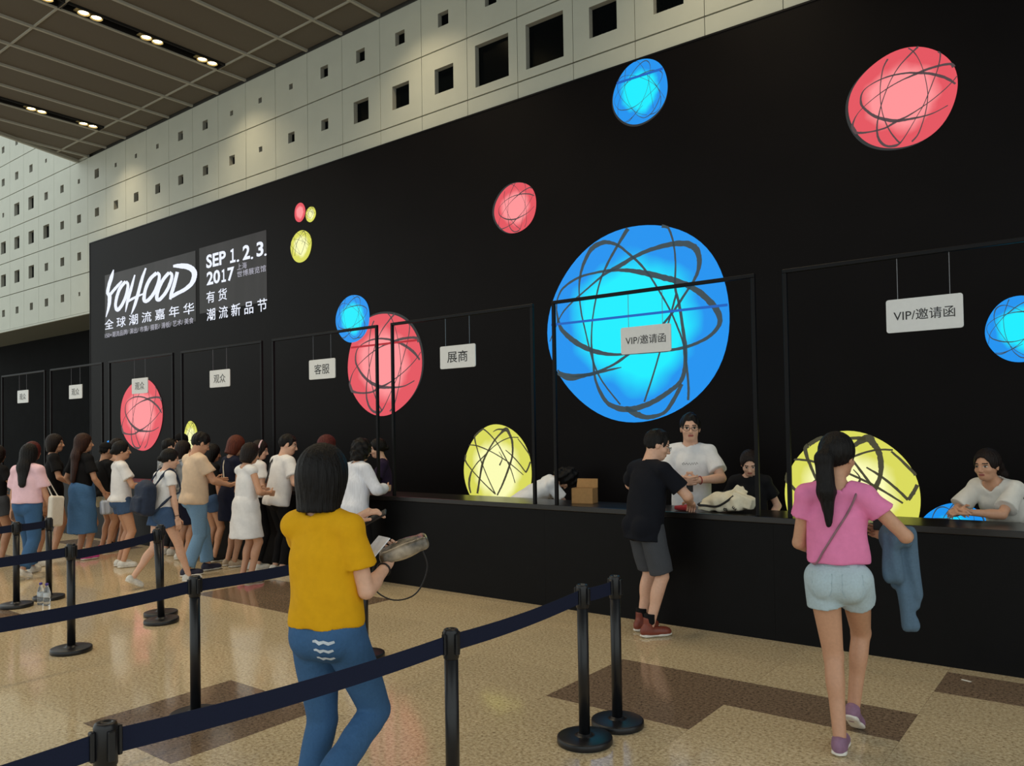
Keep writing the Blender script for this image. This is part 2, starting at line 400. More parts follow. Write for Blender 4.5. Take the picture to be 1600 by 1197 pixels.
RED_MOTIF = [
 ([(1225,570),(1150,500),(1060,445),(960,400),(870,375),(780,350),(640,335),(500,345),(370,385),(310,440),(300,530),(340,600),(420,680),(520,740),(640,785),(760,800),(900,805),(1020,795),(1150,755)], [20,28,28,26,24,20,18,14,10,16,24,24,30,34,36,26,18,12,10]),
 ([(1240,400),(1180,370),(1080,360),(960,365),(860,380),(720,405),(600,440),(480,490),(350,560),(260,630),(212,710),(200,780),(240,815),(340,835),(460,840),(560,830),(640,800),(760,770),(880,725),(1000,670),(1120,600),(1200,540),(1240,500)], [34,28,24,26,24,14,12,10,8,9,20,36,32,20,18,20,26,18,12,10,10,10,10]),
 ([(585,160),(540,230),(515,330),(500,450),(505,600),(530,730),(580,860),(640,960),(690,1020)], [18,14,11,9,9,10,14,16,18]),
 ([(890,120),(800,180),(700,260),(620,360),(560,470),(510,590),(480,690),(460,780),(460,880),(490,960),(550,1015),(640,1030),(700,1000),(780,900),(850,800),(920,700),(970,600),(1020,490),(1060,400),(1090,290),(1095,200)], [22,16,12,10,10,11,14,16,22,26,26,28,14,9,8,9,10,10,11,13,15]),
 ([(790,110),(840,160),(890,250),(930,370),(955,500),(965,620),(945,750),(910,860),(860,970),(800,1025)], [14,12,8,8,8,9,10,11,14,18])]
RED_MOTIF = [([((x-710)/540, -(y-580)/480) for x, y in p], [w/540/2 for w in ws]) for p, ws in RED_MOTIF]
YEL_MOTIF = [
 ([(380,1050),(410,880),(450,680),(490,580),(545,480),(610,380),(680,300),(750,245),(790,300),(820,380),(828,480),(820,580),(790,680),(740,820),(690,940),(630,1060)], [26,24,26,22,18,18,20,40,30,26,24,20,24,22,20,16]),
 ([(350,260),(360,380),(390,500),(430,630),(480,760),(540,900),(610,1050)], [22,18,14,14,12,12,14]),
 ([(360,270),(430,225),(500,260),(580,340),(650,430),(720,560),(770,660),(810,760),(850,900)], [22,18,14,13,12,12,12,11,9]),
 ([(270,435),(370,445),(460,475),(560,520),(660,575),(760,640),(860,720),(950,800)], [10,12,12,10,10,12,10,9]),
 ([(310,770),(380,670),(470,580),(560,490),(660,410),(760,360),(830,345),(900,348)], [12,12,12,10,10,10,9,9]),
 ([(225,560),(230,640),(300,740),(400,850),(500,950),(600,1040)], [22,20,14,12,12,14]),
 ([(310,770),(285,850),(275,950),(295,1050)], [18,26,26,18]),
 ([(890,360),(950,440),(1030,560)], [9,12,14]),
 ([(740,500),(820,570),(900,660),(980,770)], [7,12,12,14]), ([(1035,640),(1010,710),(980,770)], [18,18,16]),
 ([(590,275),(650,245),(740,250)], [6,14,20]), ([(660,520),(700,600),(665,690)], [5,9,18])]
YEL_MOTIF = [([((x-632)/420, -(y-760)/570) for x, y in p], [w/420/2 for w in ws]) for p, ws in YEL_MOTIF]

def ribbon(pts, ws, jag=0.0):
    pts = np.array(pts); v = []; f = []
    n = len(pts)
    for i in range(n):
        t = pts[min(i+1, n-1)]-pts[max(i-1, 0)]; t /= max(1e-9, np.linalg.norm(t)); nn = np.array([-t[1], t[0]])
        a = ws[i]*(1+jag*random.uniform(-1, 1)); b = ws[i]*(1+jag*random.uniform(-1, 1))
        v += [pts[i]+nn*a, pts[i]-nn*b]
        if i: f.append((2*i-2, 2*i-1, 2*i+1, 2*i))
    return v, f

BALLS = []
def ball(px, py, rpx, rpy, colour, motif, label, rot=0.0, wscale=1.0, lines=True, squash=None, halo=None):
    l = on(px-rpx, py, 1, WB); r = on(px+rpx, py, 1, WB); t = on(px, py-rpy, 1, WB); b = on(px, py+rpy, 1, WB)
    cx, cz = (l[0]+r[0])/2, (t[2]+b[2])/2; rx, rz = (r[0]-l[0])/2, (t[2]-b[2])/2
    cc = {'blue': ('#00ecff', '#0a90ee'), 'red': ('#ff9296', '#e2505c'), 'yellow': ('#fbfbb4', '#d8d858')}[colour]
    n = 72; lay = len(BALLS)*.0004
    def pt(u, v):
        c, s = math.cos(rot), math.sin(rot); k = squash or 1.0
        u, v = u*c-v*k*s, u*s+v*k*c
        return cx+u*rx, cz+v*rz
    rnd = random.Random(int(px)); ph = [rnd.uniform(0, 6.28) for _ in range(3)]
    ring = []
    for i in range(n):
        a = 2*math.pi*i/n; q = 1+.012*math.sin(3*a+ph[0])+.008*math.sin(5*a+ph[1])
        x, z = pt(q*math.cos(a), q*math.sin(a)); ring.append((x, -.004-lay, max(z, .02)))
    ring = [(x, y, min(z, WALL_TOP-.004)) for x, y, z in ring]
    m = emis('backlit_%s_print' % colour, cc[0], cc[1], 1.0, cx, cz, rx, rz)
    o = mesh_obj('ball_print', ring, [tuple(range(n))], m, lb)
    o['label'] = label
    if halo:
        hx, hz, hs = halo
        hr = [(cx+(x-cx)*hs+hx*rx, -.0015, min(max(cz+(z-cz)*hs+hz*rz, .02), WALL_TOP-.004)) for x, y, z in ring]
        mesh_obj('grey_halo', hr, [tuple(range(n))], M_HALO, o)
    if lines:
        for p, ws in motif:
            cp = catmull([(a, b_, w) for (a, b_), w in zip(p, ws)], 6)
            pts = []; w2 = []
            for q in cp:
                u, v2 = q[0], q[1]; d = math.hypot(u, v2)
                if d > 1.0: u, v2 = u/d, v2/d
                pts.append(pt(u, v2)); w2.append(max(.002, q[2]*rx*wscale))
            vv, ff = ribbon(pts, w2, .12)
            mesh_obj('ink_line', [(a, -.0052-lay, min(b_, WALL_TOP-.004)) for a, b_ in vv], ff, M_INKLINE[colour], o)
    BALLS.append((o, colour, cx, cz, rx, rz, lay))
    return o
M_HALO = plain_emit('backlit_grey_halo', '#34383b', .55)
M_INKLINE = {'blue': plain_emit('ink_on_blue', '#3c4f58', .8), 'red': plain_emit('ink_on_red', '#59474b', .8), 'yellow': plain_emit('ink_on_yellow', '#4b4833', .8)}
ball(1000.5, 505, 143, 154, 'blue', BLUE_MOTIF, 'huge glowing blue ball with scribbled rings behind the middle sign')
ball(1412, 153, 86, 77, 'red', RED_MOTIF, 'large glowing red ball at the top right of the black wall', rot=.0, halo=(-.06, -.03, 1.0))
ball(1001, 143.5, 43, 50, 'blue', BLUE_MOTIF, 'blue ball touching the top edge of the black wall', rot=.5, wscale=.5, halo=(-.02, -.04, 1.02))
ball(806, 325, 33, 39, 'red', RED_MOTIF, 'small red ball alone in the middle of the black wall', wscale=.8, rot=.3, halo=(-.08, .02, 1.02))
ball(469, 332, 8.5, 15, 'red', RED_MOTIF, 'tiny red ball beside a tiny yellow one', lines=False)
ball(486, 335, 8, 12, 'yellow', YEL_MOTIF, 'tiny yellow ball beside a tiny red one', wscale=.8)
ball(471, 385, 16.5, 25, 'yellow', YEL_MOTIF, 'small yellow ball below the tiny red and yellow pair', wscale=.6)
ball(601.5, 569, 58, 80, 'red', RED_MOTIF, 'large red ball partly covered by a small blue ball', halo=(.03, .03, 1.01))
ball(552, 498, 26.5, 37, 'blue', BLUE_MOTIF, 'small blue ball overlapping the large red ball', wscale=.6, rot=.4)
ball(222, 648, 33, 56, 'red', RED_MOTIF, 'red ball at the far left behind the queue')
ball(299, 686, 11, 28, 'yellow', YEL_MOTIF, 'small yellow ball behind the queue', wscale=.8)
ball(779, 736, 53, 72, 'yellow', YEL_MOTIF, 'yellow ball cut by the counter beside the bending person')
ball(1333, 776, 106, 101, 'yellow', YEL_MOTIF, 'large yellow ball behind the girl in pink, cut by the counter', wscale=1.35)
ball(1599, 514, 60, 52, 'blue', BLUE_MOTIF, 'blue ball at the right edge of the picture', wscale=.7, rot=.3)
ball(1496, 846, 62, 60, 'blue', BLUE_MOTIF, 'blue ball rising above the counter beside the leaning staff member', wscale=.7)
ball(172, 700, 7, 12, 'blue', BLUE_MOTIF, 'tiny blue ball at the far left behind the queue', lines=False)

# printed lettering panel
M_TXT = plain_emit('backlit_white_lettering', '#e9eefc', 1.05)
M_TXT2 = plain_emit('backlit_grey_lettering', '#b5b4c2', 1.0)
def glow_panel():
    m = bpy.data.materials.new('backlit_grey_panel'); m.use_nodes = True; nt = m.node_tree; b = nt.nodes['Principled BSDF']
    g = nt.nodes.new('ShaderNodeNewGeometry'); mp = nt.nodes.new('ShaderNodeMapping'); mp.inputs['Scale'].default_value = (2.2, 0, .25)
    nt.links.new(g.outputs['Position'], mp.inputs[0])
    n = nt.nodes.new('ShaderNodeTexNoise'); n.inputs['Scale'].default_value = 1.3; nt.links.new(mp.outputs[0], n.inputs['Vector'])
    r = nt.nodes.new('ShaderNodeValToRGB'); r.color_ramp.elements[0].position = .4; r.color_ramp.elements[0].color = srgb('#242122'); r.color_ramp.elements[1].position = .75; r.color_ramp.elements[1].color = srgb('#5a5557')
    nt.links.new(n.outputs['Fac'], r.inputs['Fac']); nt.links.new(r.outputs['Color'], b.inputs['Emission Color']); b.inputs['Emission Strength'].default_value = .14
    b.inputs['Base Color'].default_value = (.015, .013, .014, 1); b.inputs['Roughness'].default_value = .45; b.inputs['Specular IOR Level'].default_value = .35
    return m
M_PANEL = glow_panel()
def wpt(x, y, off=.0): p = on(x, y, 1, WB); return (p[0], -off, p[2])
a = wpt(164, 430); b_ = wpt(300, 390); c_ = wpt(316, 386); d_ = wpt(417, 359); e_ = wpt(417, 489); f_ = wpt(164, 527)
xa, xb, xc, xd = a[0], wpt(306, 450)[0], wpt(312, 450)[0], wpt(417, 430)[0]
zt, zb = d_[2], f_[2]
MB().box(xa, xb, -.003, 0, zb, zt-.02).build('lettering_panel', M_PANEL, lb)
MB().box(xc, xd, -.003, 0, zb+.12, zt).build('lettering_panel', M_PANEL, lb)
def wall_text(body, x0, y0, x1, ytop, bold=.0, m=M_TXT, name='lettering'):
    """text whose left foot is at pixel (x0, y0), right end at x1 and left top at ytop"""
    v, f = text_geo(body, bold)
    mn, mx = v.min(0), v.max(0)
    A = on(x0, y0, 1, WB); T = on(x0, ytop, 1, WB); X1 = on(x1, y0, 1, WB)[0]
    P = [(A[0]+(p[0]-mn[0])/(mx[0]-mn[0])*(X1-A[0]), -.006, A[2]+(p[1]-mn[1])/(mx[1]-mn[1])*(T[2]-A[2])) for p in v]
    return mesh_obj(name, P, f, m, lb)
wall_text('SEP', 322.8, 420, 353.5, 398.8, .03)
wall_text('１', 360, 411.5, 368.5, 389.8, .03); wall_text('.', 370.3, 409.8, 374.2, 406, .03)
wall_text('2', 379.8, 407, 391.2, 384.2, .03); wall_text('.', 392.4, 405.5, 396, 401.7, .03)
wall_text('3', 401.4, 402, 412.2, 379, .03); wall_text('.', 413.4, 400.4, 417, 396.6, .03)
wall_text('20', 323.5, 446.5, 344.5, 425.5, .03); wall_text('１', 346.6, 441.5, 353.5, 421.5, .03); wall_text('7', 356, 440, 366.5, 418.8, .03)
wall_text('上海', 371, 422.5, 386, 412.5, .0, M_TXT2)
wall_text('世博展览馆', 371, 434, 416, 424, .0, M_TXT2)
wall_text('有 货', 323, 474.5, 355, 456, .006)
wall_text('潮 流 新 品 节', 323.5, 502, 418, 483, .006)
wall_text('全 球 潮 流 嘉 年 华', 164, 516, 304, 500, .006)
wall_text('150+潮流品牌/ 演出/ 市集/ 摄影/ 滑板/ 艺术/ 美食', 164.5, 529, 303, 520.5, .0, M_TXT2)
def cpx(x, y): p = on(130+x/5, 340+y/5, 1, WB); return (p[0], p[2])
LOGO = [([(240,408),(222,470),(200,545),(194,590),(208,615),(203,690),(180,778)], [4,15,14,14,16,13,3]),
 ([(305,495),(270,535),(235,575),(205,612)], [7,12,12,13]),
 ([(335,500),(295,545),(268,610),(255,680),(266,722),(290,705),(322,650),(344,585),(352,525),(335,500)], [13,14,13,12,14,14,13,13,12,13]),
 ([(406,448),(378,550),(350,650),(333,738)], [6,12,12,3]), ([(345,660),(405,625),(475,595)], [10,10,6]),
 ([(492,395),(462,480),(430,600),(400,700),(376,760)], [7,13,14,11,2]),
 ([(577,432),(525,482),(490,560),(478,640),(500,652),(548,602),(585,525),(598,455),(577,432)], [15,15,14,15,15,14,14,13,15]),
 ([(675,430),(630,482),(592,560),(578,630),(600,640),(648,585),(684,510),(696,450),(675,430)], [14,14,14,15,15,14,14,13,14]),
 ([(738,425),(718,510),(694,590),(682,640)], [14,15,15,10]),
 ([(706,380),(760,378),(820,385),(862,412),(872,455),(850,515),(800,560),(740,592),(684,622)], [10,20,24,24,22,18,16,15,16])]
lg = MB()
for pts, ws in LOGO:
    cp = catmull([(x, y, w) for (x, y), w in zip(pts, ws)], 6)
    vv, ff = ribbon([(q[0], q[1]) for q in cp], [max(1.2, q[2]*.92) for q in cp], .06)
    lg.add([(cpx(*p)[0], -.006-.0002*len(lg.v)/50, cpx(*p)[1]) for p in vv], ff[:] and [t[::-1] for t in ff])
lg.build('brush_lettering', M_TXT, lb)

# shadows of the inner support bars, painted as darker bands across the balls
M_BAR_SHADOW = {'blue': plain_emit('bar_shadow_on_blue', '#0a62c4', .9), 'red': plain_emit('bar_shadow_on_red', '#b81a2c', .9), 'yellow': plain_emit('bar_shadow_on_yellow', '#b9b540', .9)}
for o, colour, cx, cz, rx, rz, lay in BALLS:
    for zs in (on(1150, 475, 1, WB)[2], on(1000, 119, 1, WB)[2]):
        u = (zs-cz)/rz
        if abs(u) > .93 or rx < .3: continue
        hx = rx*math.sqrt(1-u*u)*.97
        mesh_obj('bar_shadow_band', [(cx-hx, -.0060-lay, zs-.014), (cx+hx, -.0060-lay, zs-.014), (cx+hx, -.0060-lay, zs+.014), (cx-hx, -.0060-lay, zs+.014)], [(0, 1, 2, 3)], M_BAR_SHADOW[colour], o)

# ------------------------------------------------------------------ counter, portal frames, hanging signs
ct = empty('counter', (0, YC, 0)); tag(ct, 'long black service counter running along the light box wall', 'counter')
MB().box(-24, 5.0, .03, .5, 0, .935).build('carcass', M_CTR, ct)
XL = -2.11; PER = 2.245
for k in range(-3, 10):
    x = XL-PER*k-.13
    MB().bevbox(x+.0004, x+PER-.0004, 0, .03, .0, .932, .0004, 1).build('front_panel', M_CTR, ct)
MB().bevbox(-24, 5.0, -.015, .53, .935, ZC, .006, 2).build('worktop', M_CTOP, ct)
kinds = {0: 'VIP/邀请函', 1: 'VIP/邀请函', 2: '展商', 3: '客服', 4: '观众', 5: '观众', 6: '观众', 7: '观众'}
where = {0: 'at the right, before bare black wall', 1: 'before the huge blue ball', 2: 'right of the large red ball', 3: 'left of the small blue ball', 4: 'under the glowing lettering', 5: 'before the far left red ball',
         6: 'second from the left end', 7: 'at the left end'}
FT = 2.965
for k in range(0, 8):
    x0 = XL-PER*k; x1 = x0+1.985; yf = YC+.03
    fr = empty('portal_frame', ((x0+x1)/2, yf, ZC))
    tag(fr, 'thin black frame on the counter %s' % where[k], 'frame', 'thin black portal frames on the counter')
    w = .016; hx = (x1-x0)/2
    for s in (-1, 1):
        MB().bevbox(s*hx-w, s*hx+w, -w, w, 0, FT-ZC-2*w, .003, 1).build('post', M_FRAME, fr)
    MB().bevbox(-hx-w, hx+w, -w, w, FT-ZC-2*w, FT-ZC, .003, 1).build('top_bar', M_FRAME, fr)
    # sign
    sg = empty('hanging_sign', ((x0+x1)/2, yf, 2.51-.122))
    tag(sg, ('white sign reading %s hanging %s' % (kinds[k], where[k])), 'sign', 'white signs hanging in the frames')
    hw, hh = (.25, .122)
    bm = MB(); pts = []
    rr = .018
    for cx, cz, a0 in ((hw-rr, 2*hh-rr, 0), (-hw+rr, 2*hh-rr, 90), (-hw+rr, rr, 180), (hw-rr, rr, 270)):
        for i in range(5):
            a = math.radians(a0+22.5*i); pts.append((cx+rr*math.cos(a), cz+rr*math.sin(a)))
    n = len(pts)
    v = [(x, -.005, z) for x, z in pts]+[(x, .005, z) for x, z in pts]
    f = [tuple(range(n)), tuple(range(2*n-1, n-1, -1))]+[(i, n+i, n+(i+1) % n, (i+1) % n) for i in range(n)]
    mesh_obj('board', v, f, M_BOARD, sg)
    for s in (-.17, .17):
        MB().tube([(s, 0, 2*hh-.01), (s, 0, FT-2*w-(2.51-.122))], .0025, 6).build('wire', M_WIRE, sg)
    tv, tf = text_geo(kinds[k], .004 if k < 4 else 0)
    mn, mx = tv.min(0), tv.max(0); tw = .40 if k < 2 else .29; th = tw*(mx[1]-mn[1])/(mx[0]-mn[0])
    if k >= 2: th = .125
    mesh_obj('lettering', [((p[0]-(mn[0]+mx[0])/2)/(mx[0]-mn[0])*tw, -.0065, hh+(p[1]-(mn[1]+mx[1])/2)/(mx[1]-mn[1])*th) for p in tv], tf, M_INK, sg)
# ================================================================== people: smooth-blended bodies meshed with surface nets
def _n(v): v = np.asarray(v, float); return v/max(1e-9, np.linalg.norm(v))
def rotm(yaw=0, pitch=0, roll=0):
    """yaw about z (left +), pitch forward about x (+ bends forward), roll about y"""
    cy, sy = math.cos(yaw), math.sin(yaw); cp, sp = math.cos(-pitch), math.sin(-pitch); cr, sr = math.cos(roll), math.sin(roll)
    Z = np.array([[cy, -sy, 0], [sy, cy, 0], [0, 0, 1]]); Xm = np.array([[1, 0, 0], [0, cp, -sp], [0, sp, cp]]); Y = np.array([[cr, 0, sr], [0, 1, 0], [-sr, 0, cr]])
    return Z@Xm@Y

class SDF:
    def __init__(s): s.ops = []; s.fold = None
    def _push(s, kind, fn, lo, hi, k, sub): s.ops.append((fn, np.array(lo), np.array(hi), k, sub)); return s
    def cone(s, a, b, ra, rb, k=.015, flat=None, clips=(), sub=False):
        a = np.array(a, float); b = np.array(b, float)
        A = np.eye(3)
        if flat is not None:
            ax = _n(flat[0]); A = np.eye(3)+(1/flat[1]-1)*np.outer(ax, ax)
        bb = A@(b-a); L2 = max(1e-9, bb@bb)
        def fn(P):
            q = (P-a)@A.T; t = np.clip(q@bb/L2, 0, 1)
            d = np.sqrt(((q-t[:, None]*bb)**2).sum(1))-(ra+(rb-ra)*t)
            if flat is not None: d = d*(.5+.5*flat[1])
            for p, n in clips: d = np.maximum(d, (P-p)@n)
            return d
        r = max(ra, rb)
        return s._push('c', fn, np.minimum(a, b)-r, np.maximum(a, b)+r, k, sub)
    def ell(s, c, r, R=None, k=.015, clips=(), sub=False):
        c = np.array(c, float); r = np.array(r, float); R = np.eye(3) if R is None else R
        def fn(P):
            q = (P-c)@R; k0 = np.sqrt(((q/r)**2).sum(1)); k1 = np.sqrt(((q/(r*r))**2).sum(1))
            d = k0*(k0-1)/np.maximum(k1, 1e-6)
            for p, n in clips: d = np.maximum(d, (P-p)@n)
            return d
        m = max(r); ext = np.sqrt(((R*r)**2).sum(1))
        return s._push('e', fn, c-ext, c+ext, k, sub)
    def rbox(s, c, h, rad=.02, R=None, k=.01, clips=(), sub=False):
        c = np.array(c, float); h = np.array(h, float)-rad; R = np.eye(3) if R is None else R
        def fn(P):
            q = np.abs((P-c)@R)-h
            d = np.sqrt((np.maximum(q, 0)**2).sum(1))+np.minimum(q.max(1), 0)-rad
            for p, n in clips: d = np.maximum(d, (P-p)@n)
            return d
        ext = np.abs(R)@(h+rad)
        return s._push('b', fn, c-ext, c+ext, k, sub)
    def bounds(s):
        lo = np.min([o[1] for o in s.ops if not o[4]], 0); hi = np.max([o[2] for o in s.ops if not o[4]], 0); return lo, hi
    def at(s, P):
        V = np.full(len(P), 1.0)
        for fn, lo, hi, k, sub in s.ops:
            d = fn(P)
            if sub: V = np.maximum(V, -d)
            else:
                h = np.clip(.5+.5*(V-d)/k, 0, 1); V = V+(d-V)*h-k*h*(1-h)
        if s.fold is not None: V = V+s.fold(P)
        return V
    def grid(s, xs, ys, zs):
        V = np.full((len(xs), len(ys), len(zs)), 1.0)
        step = max(xs[1]-xs[0], ys[1]-ys[0], zs[1]-zs[0])
        for fn, lo, hi, k, sub in s.ops:
            pad = k+3.2*step
            i0, i1 = np.searchsorted(xs, [lo[0]-pad, hi[0]+pad]); j0, j1 = np.searchsorted(ys, [lo[1]-pad, hi[1]+pad]); k0, k1 = np.searchsorted(zs, [lo[2]-pad, hi[2]+pad])
            if i1 <= i0 or j1 <= j0 or k1 <= k0: continue
            P = np.stack(np.meshgrid(xs[i0:i1], ys[j0:j1], zs[k0:k1], indexing='ij'), -1).reshape(-1, 3)
            d = fn(P).reshape(i1-i0, j1-j0, k1-k0); S = V[i0:i1, j0:j1, k0:k1]
            if sub:
                d = -d; h = np.clip(.5-.5*(S-d)/k, 0, 1); V[i0:i1, j0:j1, k0:k1] = S+(d-S)*h+k*h*(1-h)
            else:
                h = np.clip(.5+.5*(S-d)/k, 0, 1); V[i0:i1, j0:j1, k0:k1] = S+(d-S)*h-k*h*(1-h)
        if s.fold is not None:
            m = np.abs(V) < .08
            I = np.argwhere(m); P = np.stack([xs[I[:, 0]], ys[I[:, 1]], zs[I[:, 2]]], 1)
            V[m] += s.fold(P)
        return V

def surface_nets(V, xs, ys, zs):
    neg = V < 0
    nx, ny, nz = V.shape
    c = neg[:-1, :-1, :-1].astype(np.int8)
    tot = np.zeros((nx-1, ny-1, nz-1), np.int8)
    for dx in (0, 1):
        for dy in (0, 1):
            for dz in (0, 1): tot += neg[dx:nx-1+dx, dy:ny-1+dy, dz:nz-1+dz]
    act = (tot > 0) & (tot < 8)
    I = np.argwhere(act)
    if len(I) == 0: return np.zeros((0, 3)), np.zeros((0, 4), int)
    idx = -np.ones(act.shape, np.int64); idx[act] = np.arange(len(I))
    acc = np.zeros((len(I), 3)); cnt = np.zeros(len(I))
    C = [xs, ys, zs]
    def corner(o): return V[I[:, 0]+o[0], I[:, 1]+o[1], I[:, 2]+o[2]]
    for ax in range(3):
        o1, o2 = [a for a in range(3) if a != ax]
        for a in (0, 1):
            for b in (0, 1):
                p = [0, 0, 0]; p[o1] = a; p[o2] = b; q = list(p); q[ax] = 1
                va, vb = corner(p), corner(q); m = (va < 0) != (vb < 0)
                t = va[m]/(va[m]-vb[m])
                for d in range(3):
                    base = C[d][I[m, d]+p[d]]
                    if d == ax: base = base+t*(C[d][I[m, d]+1]-C[d][I[m, d]])
                    acc[m, d] += base
                cnt[m] += 1
    Vt = acc/cnt[:, None]
    quads = []
    for ax in range(3):
        o1, o2 = [(1, 2), (2, 0), (0, 1)][ax]
        sl = [slice(1, -1)]*3; sl[ax] = slice(0, -1)
        a = neg[tuple(sl)]; s2 = list(sl); s2[ax] = slice(1, None); b = neg[tuple(s2)]
        E = np.argwhere(a != b)
        if len(E) == 0: continue
        E = E+np.array([0 if d == ax else 1 for d in range(3)])
        flip = neg[E[:, 0], E[:, 1], E[:, 2]]
        d1 = np.zeros(3, int); d1[o1] = 1; d2 = np.zeros(3, int); d2[o2] = 1
        q = []
        for off in (d1*0, d1, d1+d2, d2):
            e = E-off; q.append(idx[e[:, 0], e[:, 1], e[:, 2]])
        q = np.stack(q, 1)
        q[~flip] = q[~flip][:, ::-1]
        quads.append(q)
    Q = np.concatenate(quads)
    return Vt, Q[(Q >= 0).all(1)]

def net(sdf, res, fine=()):
    """mesh an SDF; fine = list of (lo, hi, res) boxes meshed more finely"""
    lo, hi = sdf.bounds(); lo = lo-3*res; hi = hi+3*res
    ax = [np.arange(lo[d], hi[d]+res, res) for d in range(3)]
    V, Q = surface_nets(sdf.grid(*ax), *ax)
    vs, qs = [V], [Q]; n = len(V)
    for flo, fhi, fr in fine:
        flo, fhi = np.array(flo), np.array(fhi)
        inb = ((qs[0] >= 0).all(1)) & (((V[Q] > flo+res*1.1) & (V[Q] < fhi-res*1.1)).all(2).all(1)) if len(Q) else None
        Q = Q[~inb]; qs[0] = Q
        ax = [np.arange(flo[d], fhi[d]+fr, fr) for d in range(3)]
        v2, q2 = surface_nets(sdf.grid(*ax), *ax)
        vs.append(v2); qs.append(q2+n); n += len(v2)
    V = np.concatenate(vs); Q = np.concatenate(qs)
    used = np.unique(Q); mp = -np.ones(len(V), np.int64); mp[used] = np.arange(len(used))
    return V[used], mp[Q]

def np_obj(name, V, Q, mats, parent=None, midx=None):
    me = bpy.data.meshes.new(name); n = len(Q)
    me.vertices.add(len(V)); me.vertices.foreach_set('co', V.astype(np.float32).ravel())
    me.loops.add(n*4); me.loops.foreach_set('vertex_index', Q.astype(np.int32).ravel())
    me.polygons.add(n); me.polygons.foreach_set('loop_start', np.arange(0, n*4, 4, dtype=np.int32))
    me.polygons.foreach_set('use_smooth', np.ones(n, dtype=bool))
    for m in mats: me.materials.append(m)
    if midx is not None: me.polygons.foreach_set('material_index', midx.astype(np.int32))
    me.update(calc_edges=True); me.validate()
    o = bpy.data.objects.new(name, me); COL.objects.link(o)
    if parent: o.parent = parent
    return o

def ik(a, b, l1, l2, pole):
    a, b = np.array(a, float), np.array(b, float); d = b-a; L = np.linalg.norm(d)
    if L > (l1+l2)*.999: b = a+d/L*(l1+l2)*.999; d = b-a; L = np.linalg.norm(d)
    x = (l1*l1-l2*l2+L*L)/(2*L); h = math.sqrt(max(0, l1*l1-x*x)); u = d/L
    p = np.array(pole, float); p = p-(p@u)*u; p = _n(p)
    return a+u*x+p*h, b

SKIN = {'a': mat('skin_fair', '#dcae94', .5, noise=.05, nscale=60), 'b': mat('skin_tan', '#c79678', .5, noise=.05, nscale=60), 'c': mat('skin_brown', '#a87b60', .5, noise=.05, nscale=60)}
M_LIP = mat('lips', '#a3584f', .45); M_BROW = mat('eyebrow_hair', '#231b18', .8); M_EYE = mat('eye_dark', '#1a1412', .25); M_EYEW = mat('eye_white', '#d8d0c8', .3)
def hairmat(name, col): return mat(name, col, .5, noise=.45, nscale=60, bump=.5, bscale=90, stretch=(1.6, 1.6, .12), spec=.22)
HAIR = {'black': hairmat('hair_black', '#0d0a0a'), 'dark': hairmat('hair_dark_brown', '#1a100d'), 'brown': hairmat('hair_brown', '#341d14'), 'red': hairmat('hair_auburn', '#5a2a1c'), 'maroon': hairmat('hair_maroon', '#4f1c1a')}
def cloth(name, col, rough=.85, **kw):
    kw.setdefault('noise', .04); kw.setdefault('nscale', 25); kw.setdefault('bump', .3); kw.setdefault('bscale', 15)
    return mat(name, col, rough, spec=.2, **kw)
def denim(name, col): return mat(name, col, .85, noise=.06, nscale=90, bump=.3, bscale=26, spec=.2)

